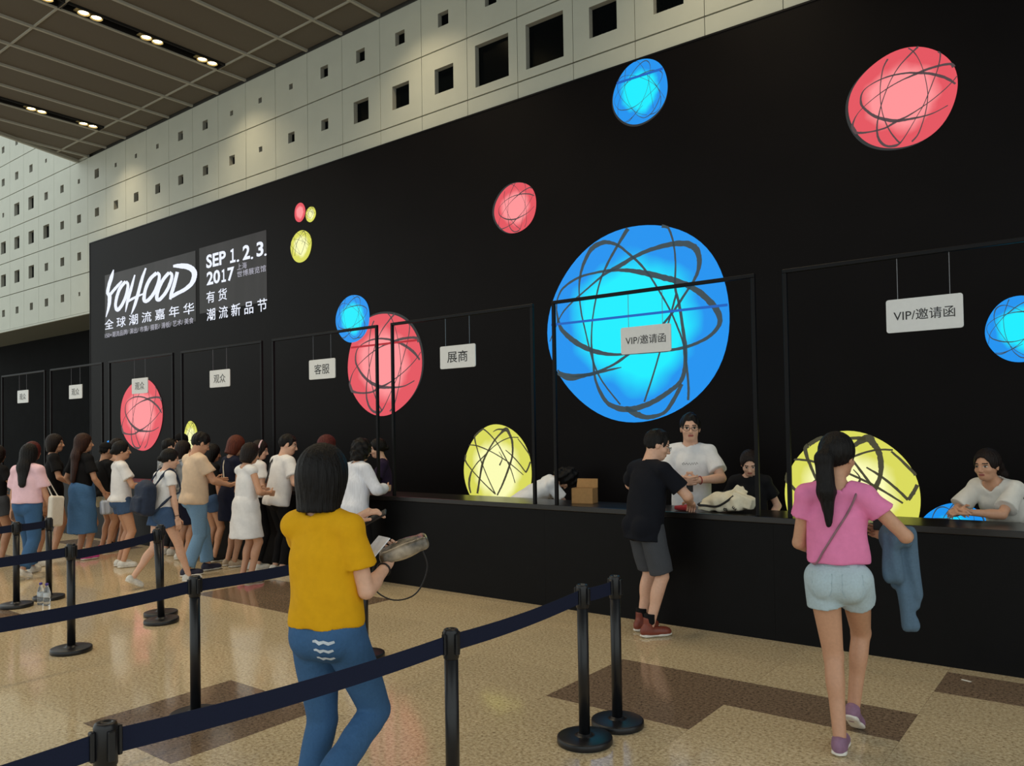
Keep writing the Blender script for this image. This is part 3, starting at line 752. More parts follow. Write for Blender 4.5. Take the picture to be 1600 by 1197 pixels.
class Fig:
    """one person: joints in a local frame (x right, y forward, z up, feet at z = 0), sizes for 1.70 m and scaled to height"""
    def __init__(s, h=1.65, male=False, lean=0, side=0, twist=0, head=(0, 0, 0), pel=(0, 0), hipyaw=0, crouch=0.0,
                 lw=None, rw=None, lpole=None, rpole=None, lf=(-.09, 0), rf=(.09, 0), lfy=.1, rfy=-.1, lfl=0, rfl=0, build=1.0, lpitch=0, rpitch=0):
        s.k = k = h/1.70; s.male = male; s.h = h; B = s.B = build
        s.P = np.array([pel[0], pel[1], .93-crouch])*k
        s.T = rotm(twist, lean, side); s.Hp = rotm(hipyaw)
        up = lambda z, y=0, x=0: s.P+s.T@(np.array([x, y, z])*k)
        s.waist, s.chest, s.shc, s.nb = up(.15), up(.33, .005), up(.462, -.005), up(.50, -.005)
        s.Hd = s.T@rotm(*head); s.ht = s.nb+s.T@np.array([0, .012, .055])*k
        s.hc = s.ht+s.Hd@np.array([0, .018, .104])*k
        sw = .172 if male else .150; s.sw = sw*B**.5
        s.sh = [up(.437, -.005, -s.sw), up(.437, -.005, s.sw)]
        hw = .082 if male else .080
        s.hip = [s.P+s.Hp@np.array([-hw*B**.5, 0, -.02])*k, s.P+s.Hp@np.array([hw*B**.5, 0, -.02])*k]
        ul, fl = .285*k, .245*k
        dl = np.array([-.235, .06, .70]); dr = np.array([.235, .06, .70])
        wt = [np.array(lw if lw is not None else dl)*k, np.array(rw if rw is not None else dr)*k]
        po = [lpole or (-.6, -.8, -.3), rpole or (.6, -.8, -.3)]
        s.el, s.wr = [], []
        for i in (0, 1):
            e, w = ik(s.sh[i], wt[i], ul, fl, po[i]); s.el.append(e); s.wr.append(w)
        s.ank, s.kn, s.fy, s.fp = [], [], (lfy, rfy), (lpitch, rpitch)
        for i, (f, yw, lift) in enumerate(((lf, lfy, lfl), (rf, rfy, rfl))):
            a = np.array([f[0], f[1], .085+lift])*k; fd = np.array([-math.sin(yw), math.cos(yw), 0])
            kn, an = ik(s.hip[i], a, .44*k, .415*k, fd+np.array([0, .3, 0])); s.kn.append(kn); s.ank.append(an)
        s.fwd = s.T@np.array([0, 1, 0]); s.rt = s.T@np.array([1, 0, 0]); s.tup = s.T@np.array([0, 0, 1])
    # torso primitives, inflated by e; used by the body and by every garment
    def torso(s, S, e=0.0, z0=None, wl=0.0, k=.026, low=True, hipw=0.0):
        q, B = s.k, s.B; f = (s.fwd, .66)
        pw, ww, cw, uw = ((.136, .122, .142, .106) if s.male else (.134, .098, .114, .088))
        pw, ww, cw = pw*B+hipw, ww*B+wl, cw*B
        S.cone(s.P+s.Hp@np.array([0, -.005, -.02])*q, s.waist, pw*q+e, ww*q+e, k, (s.fwd, .68)) if low else None
        S.cone(s.waist, s.chest, ww*q+e, cw*q+e, k, f)
        S.cone(s.chest, s.P+s.T@(np.array([0, -.005, .392])*q), cw*q+e, uw*q+e*.8, k, (s.fwd, .62))
        S.cone(s.shc+s.tup*.0, s.sh[0], .056*q*B**.3+e*.8, .043*q*B**.3+e*.8, k); S.cone(s.shc, s.sh[1], .056*q*B**.3+e*.8, .043*q*B**.3+e*.8, k)
        for i in (0, 1): S.cone(s.nb-s.tup*.022*q, s.sh[i]+s.tup*.004*q, .046*q+e*.5, .040*q+e*.8, k)
        if not s.male:
            for x in (-.062, .062): S.ell(s.chest+s.T@np.array([x*.85, .062, .0])*q, np.array([.050, .040, .052])*q+e*.8, s.T, .03)
    def arm(s, S, i, e=0.0, upto=2.0, k=.012):
        """upto: 0..1 along upper arm, 1..2 along forearm"""
        q = s.k*s.B**.35; mm = 1.08 if s.male else .94; a, b, c = s.sh[i], s.el[i], s.wr[i]
        r = [.047*q*mm, .038*q*mm, .026*q*mm]
        if upto <= 1:
            p = a+(b-a)*upto; n = _n(b-a); S.cone(a, p+n*.03, r[0]+e*.45, r[0]+(r[1]-r[0])*upto+e*1.25, k, clips=[(p, n)])
        else:
            S.cone(a, b, r[0]+e, r[1]+e, k)
            t = upto-1; p = b+(c-b)*t; n = _n(c-b)
            if t >= 1: S.cone(b, c, r[1]+e, r[2]+e, k)
            else: S.cone(b, p+n*.03, r[1]+e, r[1]+(r[2]-r[1])*t+e, k, clips=[(p, n)])
            if e == 0: S.ell(b+(c-b)*.25, np.array([.038, .038, .07])*q*mm, frame(c-b, (0, 0, 1)), .02)
    def leg(s, S, i, e=0.0, upto=2.0, k=.015, flare=0.0):
        q = s.k*s.B**.5; mm = 1.0 if s.male else .98; a, b, c = s.hip[i], s.kn[i], s.ank[i]
        r = [(.084 if s.male else .090)*q*mm, .054*q*mm, .035*q*mm]
        if upto <= 1:
            p = a+(b-a)*upto; n = _n(b-a); S.cone(a, p+n*.04, r[0]+e, r[0]+(r[1]-r[0])*upto+e+flare, k, clips=[(p, n)])
        else:
            S.cone(a, b, r[0]+e, r[1]+e, k)
            t = upto-1; p = b+(c-b)*t; n = _n(c-b)
            if t >= 1: S.cone(b, c, r[1]+e, r[2]+e, k)
            else: S.cone(b, p+n*.03, r[1]+e*.9, r[1]+(r[2]-r[1])*t+e+flare, k, clips=[(p, n)])
            if e == 0 or flare == 0:
                back = _n(np.cross(np.cross(c-b, s.Hp@np.array([0, -1, 0])), c-b))
                S.ell(b+(c-b)*.30+back*.018*q, np.array([.047, .047, .11])*q*mm+e*.8, frame(c-b, (0, 1, 0)), .02)
    def seat(s, S, e=0.0, kk=.012):
        for x in (-.066, .066): S.ell(s.P+s.Hp@np.array([x, -.048, -.045])*s.k, np.array([.076, .074, .088])*s.k*s.B**.5+e, None, kk)
    def footdir(s, i):
        yw = s.fy[i]; return np.array([-math.sin(yw), math.cos(yw), 0])
    def hand(s, S, i, palm=None, curl=.35, dirv=None, spread=.12, thumb=.5, grip=0.0):
        q = s.k*(1.0 if s.male else .93); w = s.wr[i]; d = _n(dirv if dirv is not None else s.wr[i]-s.el[i])
        pn = np.array(palm if palm is not None else ((.9, 0, 0) if i == 0 else (-.9, 0, 0)), float)
        pn = _n(pn-(pn@d)*d); sd = np.cross(d, pn)*(1 if i == 1 else -1)   # sd points to the thumb side
        c = w+d*.05*q
        S.rbox(c, np.array([.040, .050, .014])*q, .012*q, np.stack([sd, d, pn], 1), .012)
        ends = []
        for j, (off, L, r) in enumerate(((.030, .076, .0088), (.010, .084, .009), (-.011, .078, .0087), (-.030, .062, .0078))):
            p = w+d*.095*q+sd*off*q; sp = off*spread*8
            a1 = curl*(1.0+.08*j)
            d1 = _n(d*math.cos(a1)+pn*math.sin(a1)+sd*sp*.25); d2 = _n(d*math.cos(a1*2.3)+pn*math.sin(a1*2.3)+sd*sp*.15)
            m = p+d1*L*.52*q; t = m+d2*L*.5*q
            S.cone(p-d*.012*q, m, r*1.05*q, r*q, .004); S.cone(m, t, r*q, r*.85*q, .004); ends.append(t)
        p = w+d*.03*q+sd*.034*q; d1 = _n(d*.65+sd*.75+pn*(.25+grip)); m = p+d1*.042*q; d2 = _n(d*.85+sd*(.35-thumb*.5)+pn*(.3+grip)); t = m+d2*.034*q
        S.cone(p, m, .0125*q, .010*q, .006); S.cone(m, t, .010*q, .0085*q, .004)
        s.pc = getattr(s, 'pc', {}); s.pc[i] = (c+pn*.025*q, d, pn, sd)
        cc = w+d*.09*q; return (cc-.115*q, cc+.115*q)
    def headsdf(s, S):
        q, c, R = s.k*(1.09 if s.male else 1.05), s.hc, s.Hd
        at = lambda x, y, z: c+R@(np.array([x, y, z])*q)
        S.cone(s.nb-s.tup*.02, s.ht+s.Hd@np.array([0, .005, .03])*q, .056*q*(1.08 if s.male else .92), .052*q*(1.08 if s.male else .9), .02)
        S.ell(at(0, -.012, .022), np.array([.074, .092, .092])*q, R, .02)
        S.ell(at(0, .022, -.03), np.array([.061, .068, .086])*q, R, .025)
        S.ell(at(0, .048, -.082), np.array([.034, .036, .028])*q, R, .025)
        S.ell(at(0, .074, .020), np.array([.046, .014, .010])*q, R, .012)
        for x in (-1, 1):
            S.ell(at(x*.031, .090, -.001), np.array([.015, .010, .0085])*q, R, .008, sub=True)
            S.ell(at(x*.031, .0745, -.001), np.array([.0135, .0115, .0075])*q, R, .003)
            S.ell(at(x*.040, .055, -.032), np.array([.022, .024, .020])*q, R, .015)
            S.ell(at(x*.073, -.006, -.012), np.array([.009, .018, .030])*q, R@rotm(0, 0, 0), .006)
        S.cone(at(0, .084, .006), at(0, .104, -.030), .0065*q, .0115*q, .009); S.ell(at(0, .092, -.036), np.array([.017, .012, .009])*q, R, .006)
        S.ell(at(0, .083, -.058), np.array([.023, .0105, .0055])*q, R, .004); S.ell(at(0, .082, -.066), np.array([.019, .011, .006])*q, R, .004)
        return at
    def body(s, skin, parent, res=.012, hres=.006, hands=({}, {}), barefeet=True, face=True):
        S = SDF(); s.torso(S); s.seat(S)
        fine = []
        for i in (0, 1):
            s.arm(S, i); s.leg(S, i)
            a = s.ank[i]; fd = s.footdir(i); p = s.fp[i]
            fdp = _n(fd*math.cos(p)-np.array([0, 0, 1])*math.sin(p)); upf = np.cross(np.cross(fd, [0, 0, 1]), fdp)
            dn = -upf
            S.cone(a+dn*.045*s.k-fdp*.03*s.k, a+dn*.062*s.k+fdp*.13*s.k, .030*s.k, .020*s.k, .02)
            if hands[i] is not None:
                lo, hi = s.hand(S, i, **hands[i]); fine.append((lo, hi, .0048))
        s.headsdf(S)
        fine.append((s.hc-.135*s.k, s.hc+.135*s.k, hres))
        V, Q = net(S, res, fine)
        # facial features are coloured by where they sit on the head
        fc = V[Q].mean(1); L = (fc-s.hc)@s.Hd/(s.k*(1.09 if s.male else 1.05)); x, y, z = np.abs(L[:, 0]), L[:, 1], L[:, 2]
        mi = np.zeros(len(Q), int)
        if face:
            mi[(x < .021) & (z > -.070) & (z < -.053) & (y > .078)] = 1
            mi[(x > .013) & (x < .047) & (np.abs(z-(.021+.10*(.03-np.abs(x-.03))*.6)) < .0042) & (y > .055)] = 2
            ey = (((x-.031)/.0135)**2+((z+.001)/.0068)**2 < 1) & (y > .062)
            mi[ey] = 4; mi[ey & (np.abs(x-.031) < .0065)] = 3
            mi[(((x-.031)/.0155)**2+((z-.006)/.0035)**2 < 1) & (y > .06)] = 2
        return np_obj('body', V, Q, [SKIN[skin], M_LIP, M_BROW, M_EYE, M_EYEW], parent, mi)
    # ---------------------------------------------------------------- garments
    def finish(s, S, name, m, parent, res, fold=.0035, seed=0, fine=()):
        if fold:
            rg = random.Random(seed); ph = [rg.uniform(0, 6.28) for _ in range(6)]; q = 1/s.k
            def fn(P):
                x, y, z = P[:, 0]*q, P[:, 1]*q, P[:, 2]*q
                return fold*(np.sin(38*x+14*z+ph[0]+2.2*np.sin(9*z+ph[1]))*.5+np.sin(26*z+21*y-9*x+ph[2])*.5+np.sin(47*y+18*z+ph[3]+2*np.sin(11*x+ph[4]))*.4)
            S.fold = fn
        V, Q = net(S, res, fine)
        o = np_obj(name, V, Q, [m] if not isinstance(m, list) else m, parent); o['_'] = 0; del o['_']
        return o
    def tee(s, m, parent, res, sleeve=.55, length=.0, loose=.014, name='t_shirt', neck=.066, vneck=0.0, hemw=.02, tilt=0.0, seed=0, fold=.0035):
        """length: hem height relative to the pelvis centre"""
        S = SDF(); q = s.k; e = loose
        hem = s.P+s.T@np.array([0, 0, length])*q; dn = -(s.T@rotm(0, tilt)@np.array([0, 0, 1]))
        s.torso(S, e, low=True, wl=.012, hipw=hemw-.02)
        if length < .1:   # the cloth hangs free below the chest
            cw = (.146 if s.male else .122)*s.B+hemw
            S.cone(s.chest-s.tup*.05*q, hem-s.tup*.03*q, cw*.92*q+e, cw*q+e, .05, (s.fwd, .70), clips=[(hem, dn)])
        if length < -.02: s.seat(S, e+.010)
        ops = []
        for o in S.ops:
            fn = o[0]; ops.append(((lambda P, fn=fn: np.maximum(fn(P), (P-hem)@dn)), o[1], o[2], o[3], o[4]))
        S.ops = ops
        if sleeve:
            for i in (0, 1): s.arm(S, i, e*1.05+(.006 if sleeve < 1 else .002), sleeve, .02)
        nbp = s.nb+s.tup*.01*q
        if neck: S.cone(nbp-s.tup*.012*q, nbp+s.tup*.2*q, neck*q, neck*1.5*q, .008, sub=True)
        if vneck: S.cone(nbp+s.fwd*.06*q-s.tup*vneck*q, nbp+s.fwd*.09*q+s.tup*.05*q, .012*q, .07*q, .008, sub=True)
        o = s.finish(S, name, m, parent, res, fold, seed); s.shirt = S
        return o
    def pants(s, m, parent, res, upto=1.93, e=.014, flare=0.0, name='trousers', top=.11, seed=1, fold=.003, seat=True, ehip=.009):
        S = SDF(); q = s.k; tp = s.P+s.tup*top*q
        s.torso(S, ehip, k=.026)
        ops = []
        for o in S.ops[:2]:
            fn = o[0]; ops.append(((lambda P, fn=fn: np.maximum(fn(P), (P-tp)@s.tup)), o[1], o[2], o[3], o[4]))
        S.ops = ops
        if seat: s.seat(S, ehip+.002, .04)
        for i in (0, 1): s.leg(S, i, e, upto, .008, flare)
        s.pS = S
        return s.finish(S, name, m, parent, res, fold, seed)
    def skirt(s, m, parent, res, hem=.45, top=.10, r0=None, r1=.2, name='skirt', flat=.75, seed=2, fold=.004, sway=(0, 0)):
        S = SDF(); q = s.k; tp = s.P+s.tup*top*q; hm = np.array([s.P[0]+sway[0], s.P[1]+sway[1], hem*q]); up = np.array([0, 0, 1.0])
        r0 = r0 or .16
        md = (s.P*.6+hm*.4)
        S.cone(tp, s.P, (r0-.02)*q, r0*q+.012, .03, (s.fwd, .72), clips=[(tp, s.tup)])
        S.cone(s.P, hm-up*.02, r0*q+.014, r1*q, .04, (s.fwd, flat), clips=[(hm, -up)])
        s.seat(S, .016)
        return s.finish(S, name, m, parent, res, fold, seed)
    def shoes(s, m, sole, parent, kind='sneaker', res=.007, high=0.0):
        for i in (0, 1):
            S = SDF(); q = s.k*(1.04 if s.male else .97); a = s.ank[i]; fd = s.footdir(i); p = s.fp[i]
            fdp = _n(fd*math.cos(p)-np.array([0, 0, 1])*math.sin(p)); sd = _n(np.cross(fd, [0, 0, 1])); upf = np.cross(sd, fdp)
            g = a-upf*.085*s.k
            R = np.stack([sd, fdp, upf], 1)
            S.ell(g+fdp*.05*q+upf*.035*q, np.array([.042, .125, .042])*q, R, .015, clips=[(g+upf*.003, -upf)])
            S.ell(g+fdp*.125*q+upf*.028*q, np.array([.042, .055, .034])*q, R, .02, clips=[(g+upf*.003, -upf)])
            S.ell(g-fdp*.035*q+upf*.045*q, np.array([.035, .045, .05])*q, R, .015, clips=[(g+upf*.003, -upf)])
            if kind != 'flat': S.cone(g-fdp*.012*q+upf*.04*q, g-fdp*.012*q+upf*(.082+high)*q, .040*q, .038*q, .02, clips=[(g+upf*(.085+high)*q, upf)])
            V, Q = net(S, res); so = np_obj('shoe', V, Q, [m], parent)
            S2 = SDF(); S2.ell(g+fdp*.115*q+upf*.011*q, np.array([.046, .075, .0125])*q, R, .012); S2.ell(g-fdp*.03*q+upf*.011*q, np.array([.040, .055, .0125])*q, R, .012); S2.rbox(g+fdp*.045*q+upf*.011*q, np.array([.038, .10, .0115])*q, .010*q, R, .012)
            V, Q = net(S2, res); np_obj('sole', V, Q, [sole], so)
    def hair(s, m, parent, style, res=.007, L=.25, seed=3, sway=0.0, hs=1.0):
        S = SDF(); q = s.k*(1.09 if s.male else 1.05)*hs; c, R = s.hc, s.Hd
        at = lambda x, y, z: c+R@(np.array([x, y, z])*q)
        big = {'short': .001, 'curly': .02}.get(style, .008)
        r0 = np.array([.076, .093, .093])*q+big*q+.004
        S.ell(at(0, -.016, .026), r0, R, .02)
        if style in ('bob', 'long', 'curly', 'half'):
            b = {'bob': -.115, 'long': -.09, 'curly': -.105, 'half': -.10}[style]
            S.ell(at(0, -.022, -.02), np.array([.094 if style != 'curly' else .108, .092, .098-b*.2])*q, R, .03)
            S.cone(at(0, -.035, 0), at(0, -.040, b), .083*q, (.088 if style == 'bob' else .078)*q, .03, (R@np.array([0, 1, 0]), .82), clips=[(at(0, 0, b-.015), -(R@np.array([0, 0, 1])))])
        if style == 'long':
            # falls down the back, following it
            a = at(0, -.055, -.03); b1 = s.nb-s.fwd*.085*s.k-s.tup*.02; e = s.nb-s.fwd*(.125)*s.k-s.tup*L+s.rt*sway
            S.cone(a, b1, .075*q, .078*q, .03, (s.fwd, .62)); S.cone(b1, e, .082*q, .05*q, .03, (s.fwd, .42))
        if style == 'ponytail':
            a = at(0, -.105, .035); b1 = at(0, -.135, -.02); e = s.nb-s.fwd*.13*s.k-s.tup*L+s.rt*sway
            S.ell(at(0, -.10, .04), np.array([.03, .03, .03])*q, R, .02)
            S.cone(a, b1, .028*q, .044*q, .02); S.cone(b1, (b1+e)/2, .044*q, .046*q, .02); S.cone((b1+e)/2, e, .046*q, .014*q, .02)
        if style == 'bun':
            S.ell(at(0, -.11, -.02), np.array([.036, .034, .034])*q, R, .012)
        if style == 'topbun':
            S.ell(at(0, -.055, .125), np.array([.034, .034, .032])*q, R, .012)
        # keep the face, ears and neck free
        if style in ('short',):
            S.ell(at(0, .092, -.034), np.array([.070, .070, .100])*q, R, .006, sub=True)
            S.ell(at(0, .03, -.105), np.array([.12, .125, .068])*q, R, .015, sub=True)
            S.ell(at(0, -.03, -.150), np.array([.12, .125, .078])*q, R, .02, sub=True)
        elif style in ('ponytail', 'bun', 'topbun'):
            S.ell(at(0, .092, -.026), np.array([.068, .068, .098])*q, R, .008, sub=True)
            S.ell(at(0, .028, -.10), np.array([.12, .10, .085])*q, R, .012, sub=True)
            S.ell(at(0, -.02, -.155), np.array([.12, .085, .078])*q, R, .02, sub=True)
        else:
            S.ell(at(0, .098, -.045), np.array([.062, .078, .098])*q, R, .012, sub=True)
            S.cone(at(0, .05, -.07), at(0, .10, -.2), .055*q, .07*q, .015, sub=True)
        ph = [random.Random(seed+i).uniform(0, 6.28) for i in range(4)]; amp = .0075 if style == 'curly' else .0013
        fr = 75 if style == 'curly' else 140
        def fn(P):
            l = (P-c)@R/q
            if style == 'short': return .0048*(np.sin(120*l[:, 0]+ph[0]+30*l[:, 2])*np.sin(95*l[:, 1]+ph[1])+.8*np.sin(70*l[:, 0]-60*l[:, 1]+ph[2]))-.004*np.clip(l[:, 2]*10, 0, 1)*np.clip(l[:, 1]*12, 0, 1)
            if style == 'curly': return amp*(np.sin(fr*l[:, 0]+ph[0])*np.sin(fr*l[:, 2]+ph[1])+np.sin(fr*l[:, 1]+ph[2]+40*l[:, 2]))
            an = np.arctan2(l[:, 0], -(l[:, 1]+.02)); return amp*(np.sin(22*an+ph[0]+14*l[:, 2])+.7*np.sin(41*an+ph[1]-9*l[:, 2]))
        S.fold = fn
        V, Q = net(S, res)
        return np_obj('hair', V, Q, [m], parent)
    def cap(s, m, parent, res=.007, back=False):
        S = SDF(); q = s.k*(1.09 if s.male else 1.05); c, R = s.hc, s.Hd
        at = lambda x, y, z: c+R@(np.array([x, y, z])*q); f = -1 if back else 1
        S.ell(at(0, -.012, .035), np.array([.088, .105, .095])*q, R, .01, clips=[(at(0, 0, .035), -(R@np.array([0, 0, 1])))])
        S.ell(at(0, f*.11, .036), np.array([.07, .075, .010])*q, R, .012)
        V, Q = net(S, res); return np_obj('cap', V, Q, [m], parent)
    def glasses(s, m, parent):
        q = s.k*(1.09 if s.male else 1.05); c, R = s.hc, s.Hd; at = lambda x, y, z: c+R@(np.array([x, y, z])*q)
        b = MB()
        for x in (-.033, .033):
            b.tube([at(x+.025*math.cos(t)*(1.0), .101, -.004+.017*math.sin(t)) for t in np.linspace(0, 2*math.pi, 20, endpoint=False)], .0017*q, 6, closed=True)
        b.tube([at(-.009, .102, .0), at(.009, .102, .0)], .0016*q, 6)
        for x in (-1, 1): b.tube([at(x*.057, .100, .002), at(x*.076, .06, .003), at(x*.080, -.005, .002)], .0016*q, 6)
        return b.build('glasses', m, parent, True)
    def watch(s, i, m, parent, r=.031, t=.15):
        q = s.k; c = s.wr[i]+(s.el[i]-s.wr[i])*t; d = _n(s.wr[i]-s.el[i]); F = frame(d, (0, 0, 1))
        b = MB(); b.tube([c+(F[:, 0]*math.cos(a)+F[:, 1]*math.sin(a))*r*q for a in np.linspace(0, 2*math.pi, 18, endpoint=False)], .004*q, 6, closed=True)
        return b.build('bracelet', m, parent, True)
    def decal(s, pts_list, origin, size, m, parent, S=None, name='print', dirv=None):
        """flat print laid on the shirt: strokes given in 2-D, projected along the facing direction onto the cloth"""
        S = S or s.shirt; dv = s.fwd if dirv is None else _n(dirv); rt = _n(np.cross(dv, [0, 0, 1])); b = MB(); o = np.array(origin, float)
        for pts, ws in pts_list:
            vv, ff = ribbon(pts, ws, .05)
            P = np.array([o+rt*v[0]*size+s.tup*v[1]*size+dv*.35 for v in vv])
            for _ in range(30): P = P-dv*np.clip(S.at(P), -.05, .05)[:, None]*.85
            b.add(P+dv*.003, ff)
        return b.build(name, m, parent)

def frame(d, up):
    """3x3 matrix whose third column points along d"""
    z = _n(d); x = np.cross(np.array(up, float), z)
    if np.linalg.norm(x) < 1e-3: x = np.cross(np.array([1.0, 0, 0]), z)
    x = _n(x); return np.stack([x, np.cross(z, x), z], 1)

def prop(name, S, m, label, cat, loc, rz, res=.008, group=None, fold=None, base=None):
    """a carried thing, meshed in its bearer's local frame and stood in the world as its own object"""
    if fold: S.fold = fold
    V, Q = net(S, res)
    b = V.mean(0) if base is None else np.array(base); b = np.array([b[0], b[1], V[:, 2].min()])
    c, s_ = math.cos(rz), math.sin(rz); Rz = np.array([[c, -s_, 0], [s_, c, 0], [0, 0, 1]])
    wpos = np.array(loc)+Rz@b
    o = np_obj(name, V-b, Q, [m] if not isinstance(m, list) else m); o.location = wpos; o.rotation_euler = (0, 0, rz)
    tag(o, label, cat, group); return o
def prop_mb(name, mb, m, label, cat, loc, rz, group=None, smooth=False):
    V = np.array(mb.v); b = np.array([V[:, 0].mean(), V[:, 1].mean(), V[:, 2].min()])
    c, s_ = math.cos(rz), math.sin(rz); Rz = np.array([[c, -s_, 0], [s_, c, 0], [0, 0, 1]])
    mb.v = [tuple(p) for p in V-b]; o = mb.build(name, m, None, smooth); o.location = np.array(loc)+Rz@b; o.rotation_euler = (0, 0, rz)
    tag(o, label, cat, group); return o
# ------------------------------------------------------------------ the cast
M_SOLE = mat('shoe_sole_white', '#e4e0d8', .6); M_BLK = mat('black_leather', '#17161a', .45)
C = dict(yellow=cloth('cloth_mustard', '#dba312'), pink=cloth('cloth_pink', '#ea86b6'), lpink=cloth('cloth_pale_pink', '#edc8d6'), white=cloth('cloth_white', '#e6e6e8'),
         offw=cloth('cloth_off_white', '#dfdcd4'), black=cloth('cloth_black', '#131316'), navy=cloth('cloth_navy', '#171b30'), beige=cloth('cloth_beige', '#dcc4aa'),
         grey=cloth('cloth_grey', '#474a50'), lgrey=cloth('cloth_light_grey', '#a9b0ba'), char=cloth('cloth_charcoal', '#23252b'), plum=cloth('cloth_plum', '#261c36'),
         cream=cloth('cloth_cream', '#d3d2bb'), stripe=mat('cloth_fine_stripe', '#dfe3ee', .85, noise=.10, nscale=90, stretch=(1, 1, .02), bump=.4, bscale=9, spec=.2),
         jean=denim('denim_mid_blue', '#4d78aa'), djean=denim('denim_deep_blue', '#3d618a'), ljean=denim('denim_pale', '#b2c5ce'), sjean=denim('denim_dark', '#41597c'), wjean=denim('denim_washed', '#769cc0'))
SH = dict(white=mat('shoe_white', '#dcdcd8', .5), red=mat('shoe_red', '#b3202c', .55), pink=mat('shoe_pink', '#e0527c', .55), magenta=mat('shoe_magenta', '#d94fa0', .55), black=mat('shoe_black', '#1a1a1d', .5),
          boot=mat('boot_brown', '#7d3a2a', .45), beige=mat('shoe_beige', '#b7a48e', .6), purple=mat('shoe_mauve', '#8d6a86', .6), navy=mat('shoe_navy', '#2a2c44', .6))
SCRIB = [([(-.5, 0), (-.42, .1), (-.36, -.06), (-.28, .1), (-.2, -.05), (-.14, .08), (-.05, -.06), (.03, .07), (.1, -.05), (.2, .07), (.3, -.04), (.38, .09), (.48, .02), (.4, -.07)], [.014]*14)]
BACKPRINT = []

def who(label, xy, rz, fig, group=None):
    r = empty('person', (xy[0], xy[1], .0045), rz); tag(r, label, 'person', group); r['_fig'] = 0; del r['_fig']
    fig.root = r; fig.loc = (xy[0], xy[1], 0); fig.rz = rz
    return r
def at_px(x, y, axis, val):
    p = on(x, y, axis, val); return (p[0], p[1])
def strap(fig, pts, w, m, parent, name='strap', up=(0, 0, 1)):
    b = MB(); cp = catmull(pts, 6); b.tube(cp, w, 6); return b.build(name, m, parent, True)

# ---- woman in mustard top, walking in the foreground
f = Fig(1.635, lean=-.05, head=(-.1, .05, 0), pel=(.0, .0), lw=(-.07, .30, 1.36), rw=(.16, .25, 1.17), lpole=(-1, -.3, -.6), rpole=(.25, -.6, -1), lf=(-.10, -.06), rf=(.13, -.19), rfl=.24, rpitch=.6, lfy=.0, rfy=-.05, build=1.0)
r = who('woman in mustard top and blue jeans walking past with a pouch', (-2.715, 2.20), .22, f)
f.body('a', r, .009, .005, hands=(dict(palm=(.8, .5, 0), curl=.5), dict(palm=(-.6, -.2, .7), curl=.75, grip=.3)))
f.tee(C['yellow'], r, .009, sleeve=.62, length=.02, loose=.022, hemw=.035, seed=11, fold=.0045)
f.pants(C['djean'], r, .009, upto=1.90, e=.016, flare=.012, name='jeans', seed=12)
f.shoes(SH['white'], M_SOLE, r)
f.hair(HAIR['black'], r, 'bob', .006, seed=5, hs=1.10)
f.watch(1, M_BLK, r, .031, .22)
rt, up = f.rt, f.tup
for k, z in enumerate((.0, -.035, -.07)):
    b = MB(); S0 = SDF(); f.torso(S0, .016); f.seat(S0, .016)
    f.decal([([(-.5, .02), (-.3, -.04), (-.1, .03), (.1, -.03), (.3, .04), (.5, -.01)], [.05, .07, .06, .08, .06, .04])], f.P+rt*.075+np.array([0, 0, -.03+z]), .10-.01*k, mat('pocket_print_white', '#c9d2dc', .7), r, S0, 'pocket_print', -f.fwd)
pc, d, pn, sd = f.pc[1]
Rb = frame(_n(np.array([.75, .5, .32])), (0, 0, 1))
S = SDF(); S.rbox(pc+np.array([.05, .05, .03]), (.085, .03, .115), .022, np.stack([Rb[:, 0], Rb[:, 1], Rb[:, 2]], 1)); S.ell(pc+np.array([.05, .05, .03]), (.07, .045, .10), Rb, .02)
M_POUCH = mat('pouch_shiny_print', '#8d8272', .25, noise=.85, nscale=14)
prop('pouch', S, M_POUCH, 'shiny patterned pouch held by the woman in the mustard top', 'pouch', f.loc, f.rz, .006)
b = MB(); q = pc+np.array([-.055, -.03, .035]); Rq = frame(_n(np.array([.25, .45, .5])), (0, 0, 1))
cpts = [q+Rq@np.array(p) for p in ((-.055, -.002, -.06), (.055, -.002, -.06), (.055, -.002, .07), (-.055, -.002, .07), (-.055, .003, -.06), (.055, .003, -.06), (.055, .003, .07), (-.055, .003, .07))]
b.add(cpts, [(0, 1, 2, 3), (7, 6, 5, 4), (0, 4, 5, 1), (1, 5, 6, 2), (2, 6, 7, 3), (3, 7, 4, 0)])
prop_mb('folded_paper', b, mat('paper_white', '#e9ecf2', .7), 'folded white paper in the hand of the mustard top woman', 'paper', f.loc, f.rz)
b = MB(); b.tube(catmull([pc+np.array(p) for p in ((.10, .10, .05), (.13, .12, -.06), (.08, .10, -.18), (-.02, .06, -.21), (-.10, .02, -.15), (-.08, .0, -.04))], 8), .0035, 6)
prop_mb('wrist_strap', b, M_BLK, 'thin dark strap looping below the shiny pouch', 'strap', f.loc, f.rz, smooth=True)
pc, d, pn, sd = f.pc[0]
b = MB(); F = np.stack([sd, d, pn], 1); c = pc+pn*.012+d*.03
b.bevbox(-.038, .038, -.075, .075, -.005, .005, .004, 2); b.v = [tuple(c+F@np.array(p)) for p in b.v]
prop_mb('phone', b, [M_BLK], 'dark phone held up by the woman in the mustard top', 'phone', f.loc, f.rz)

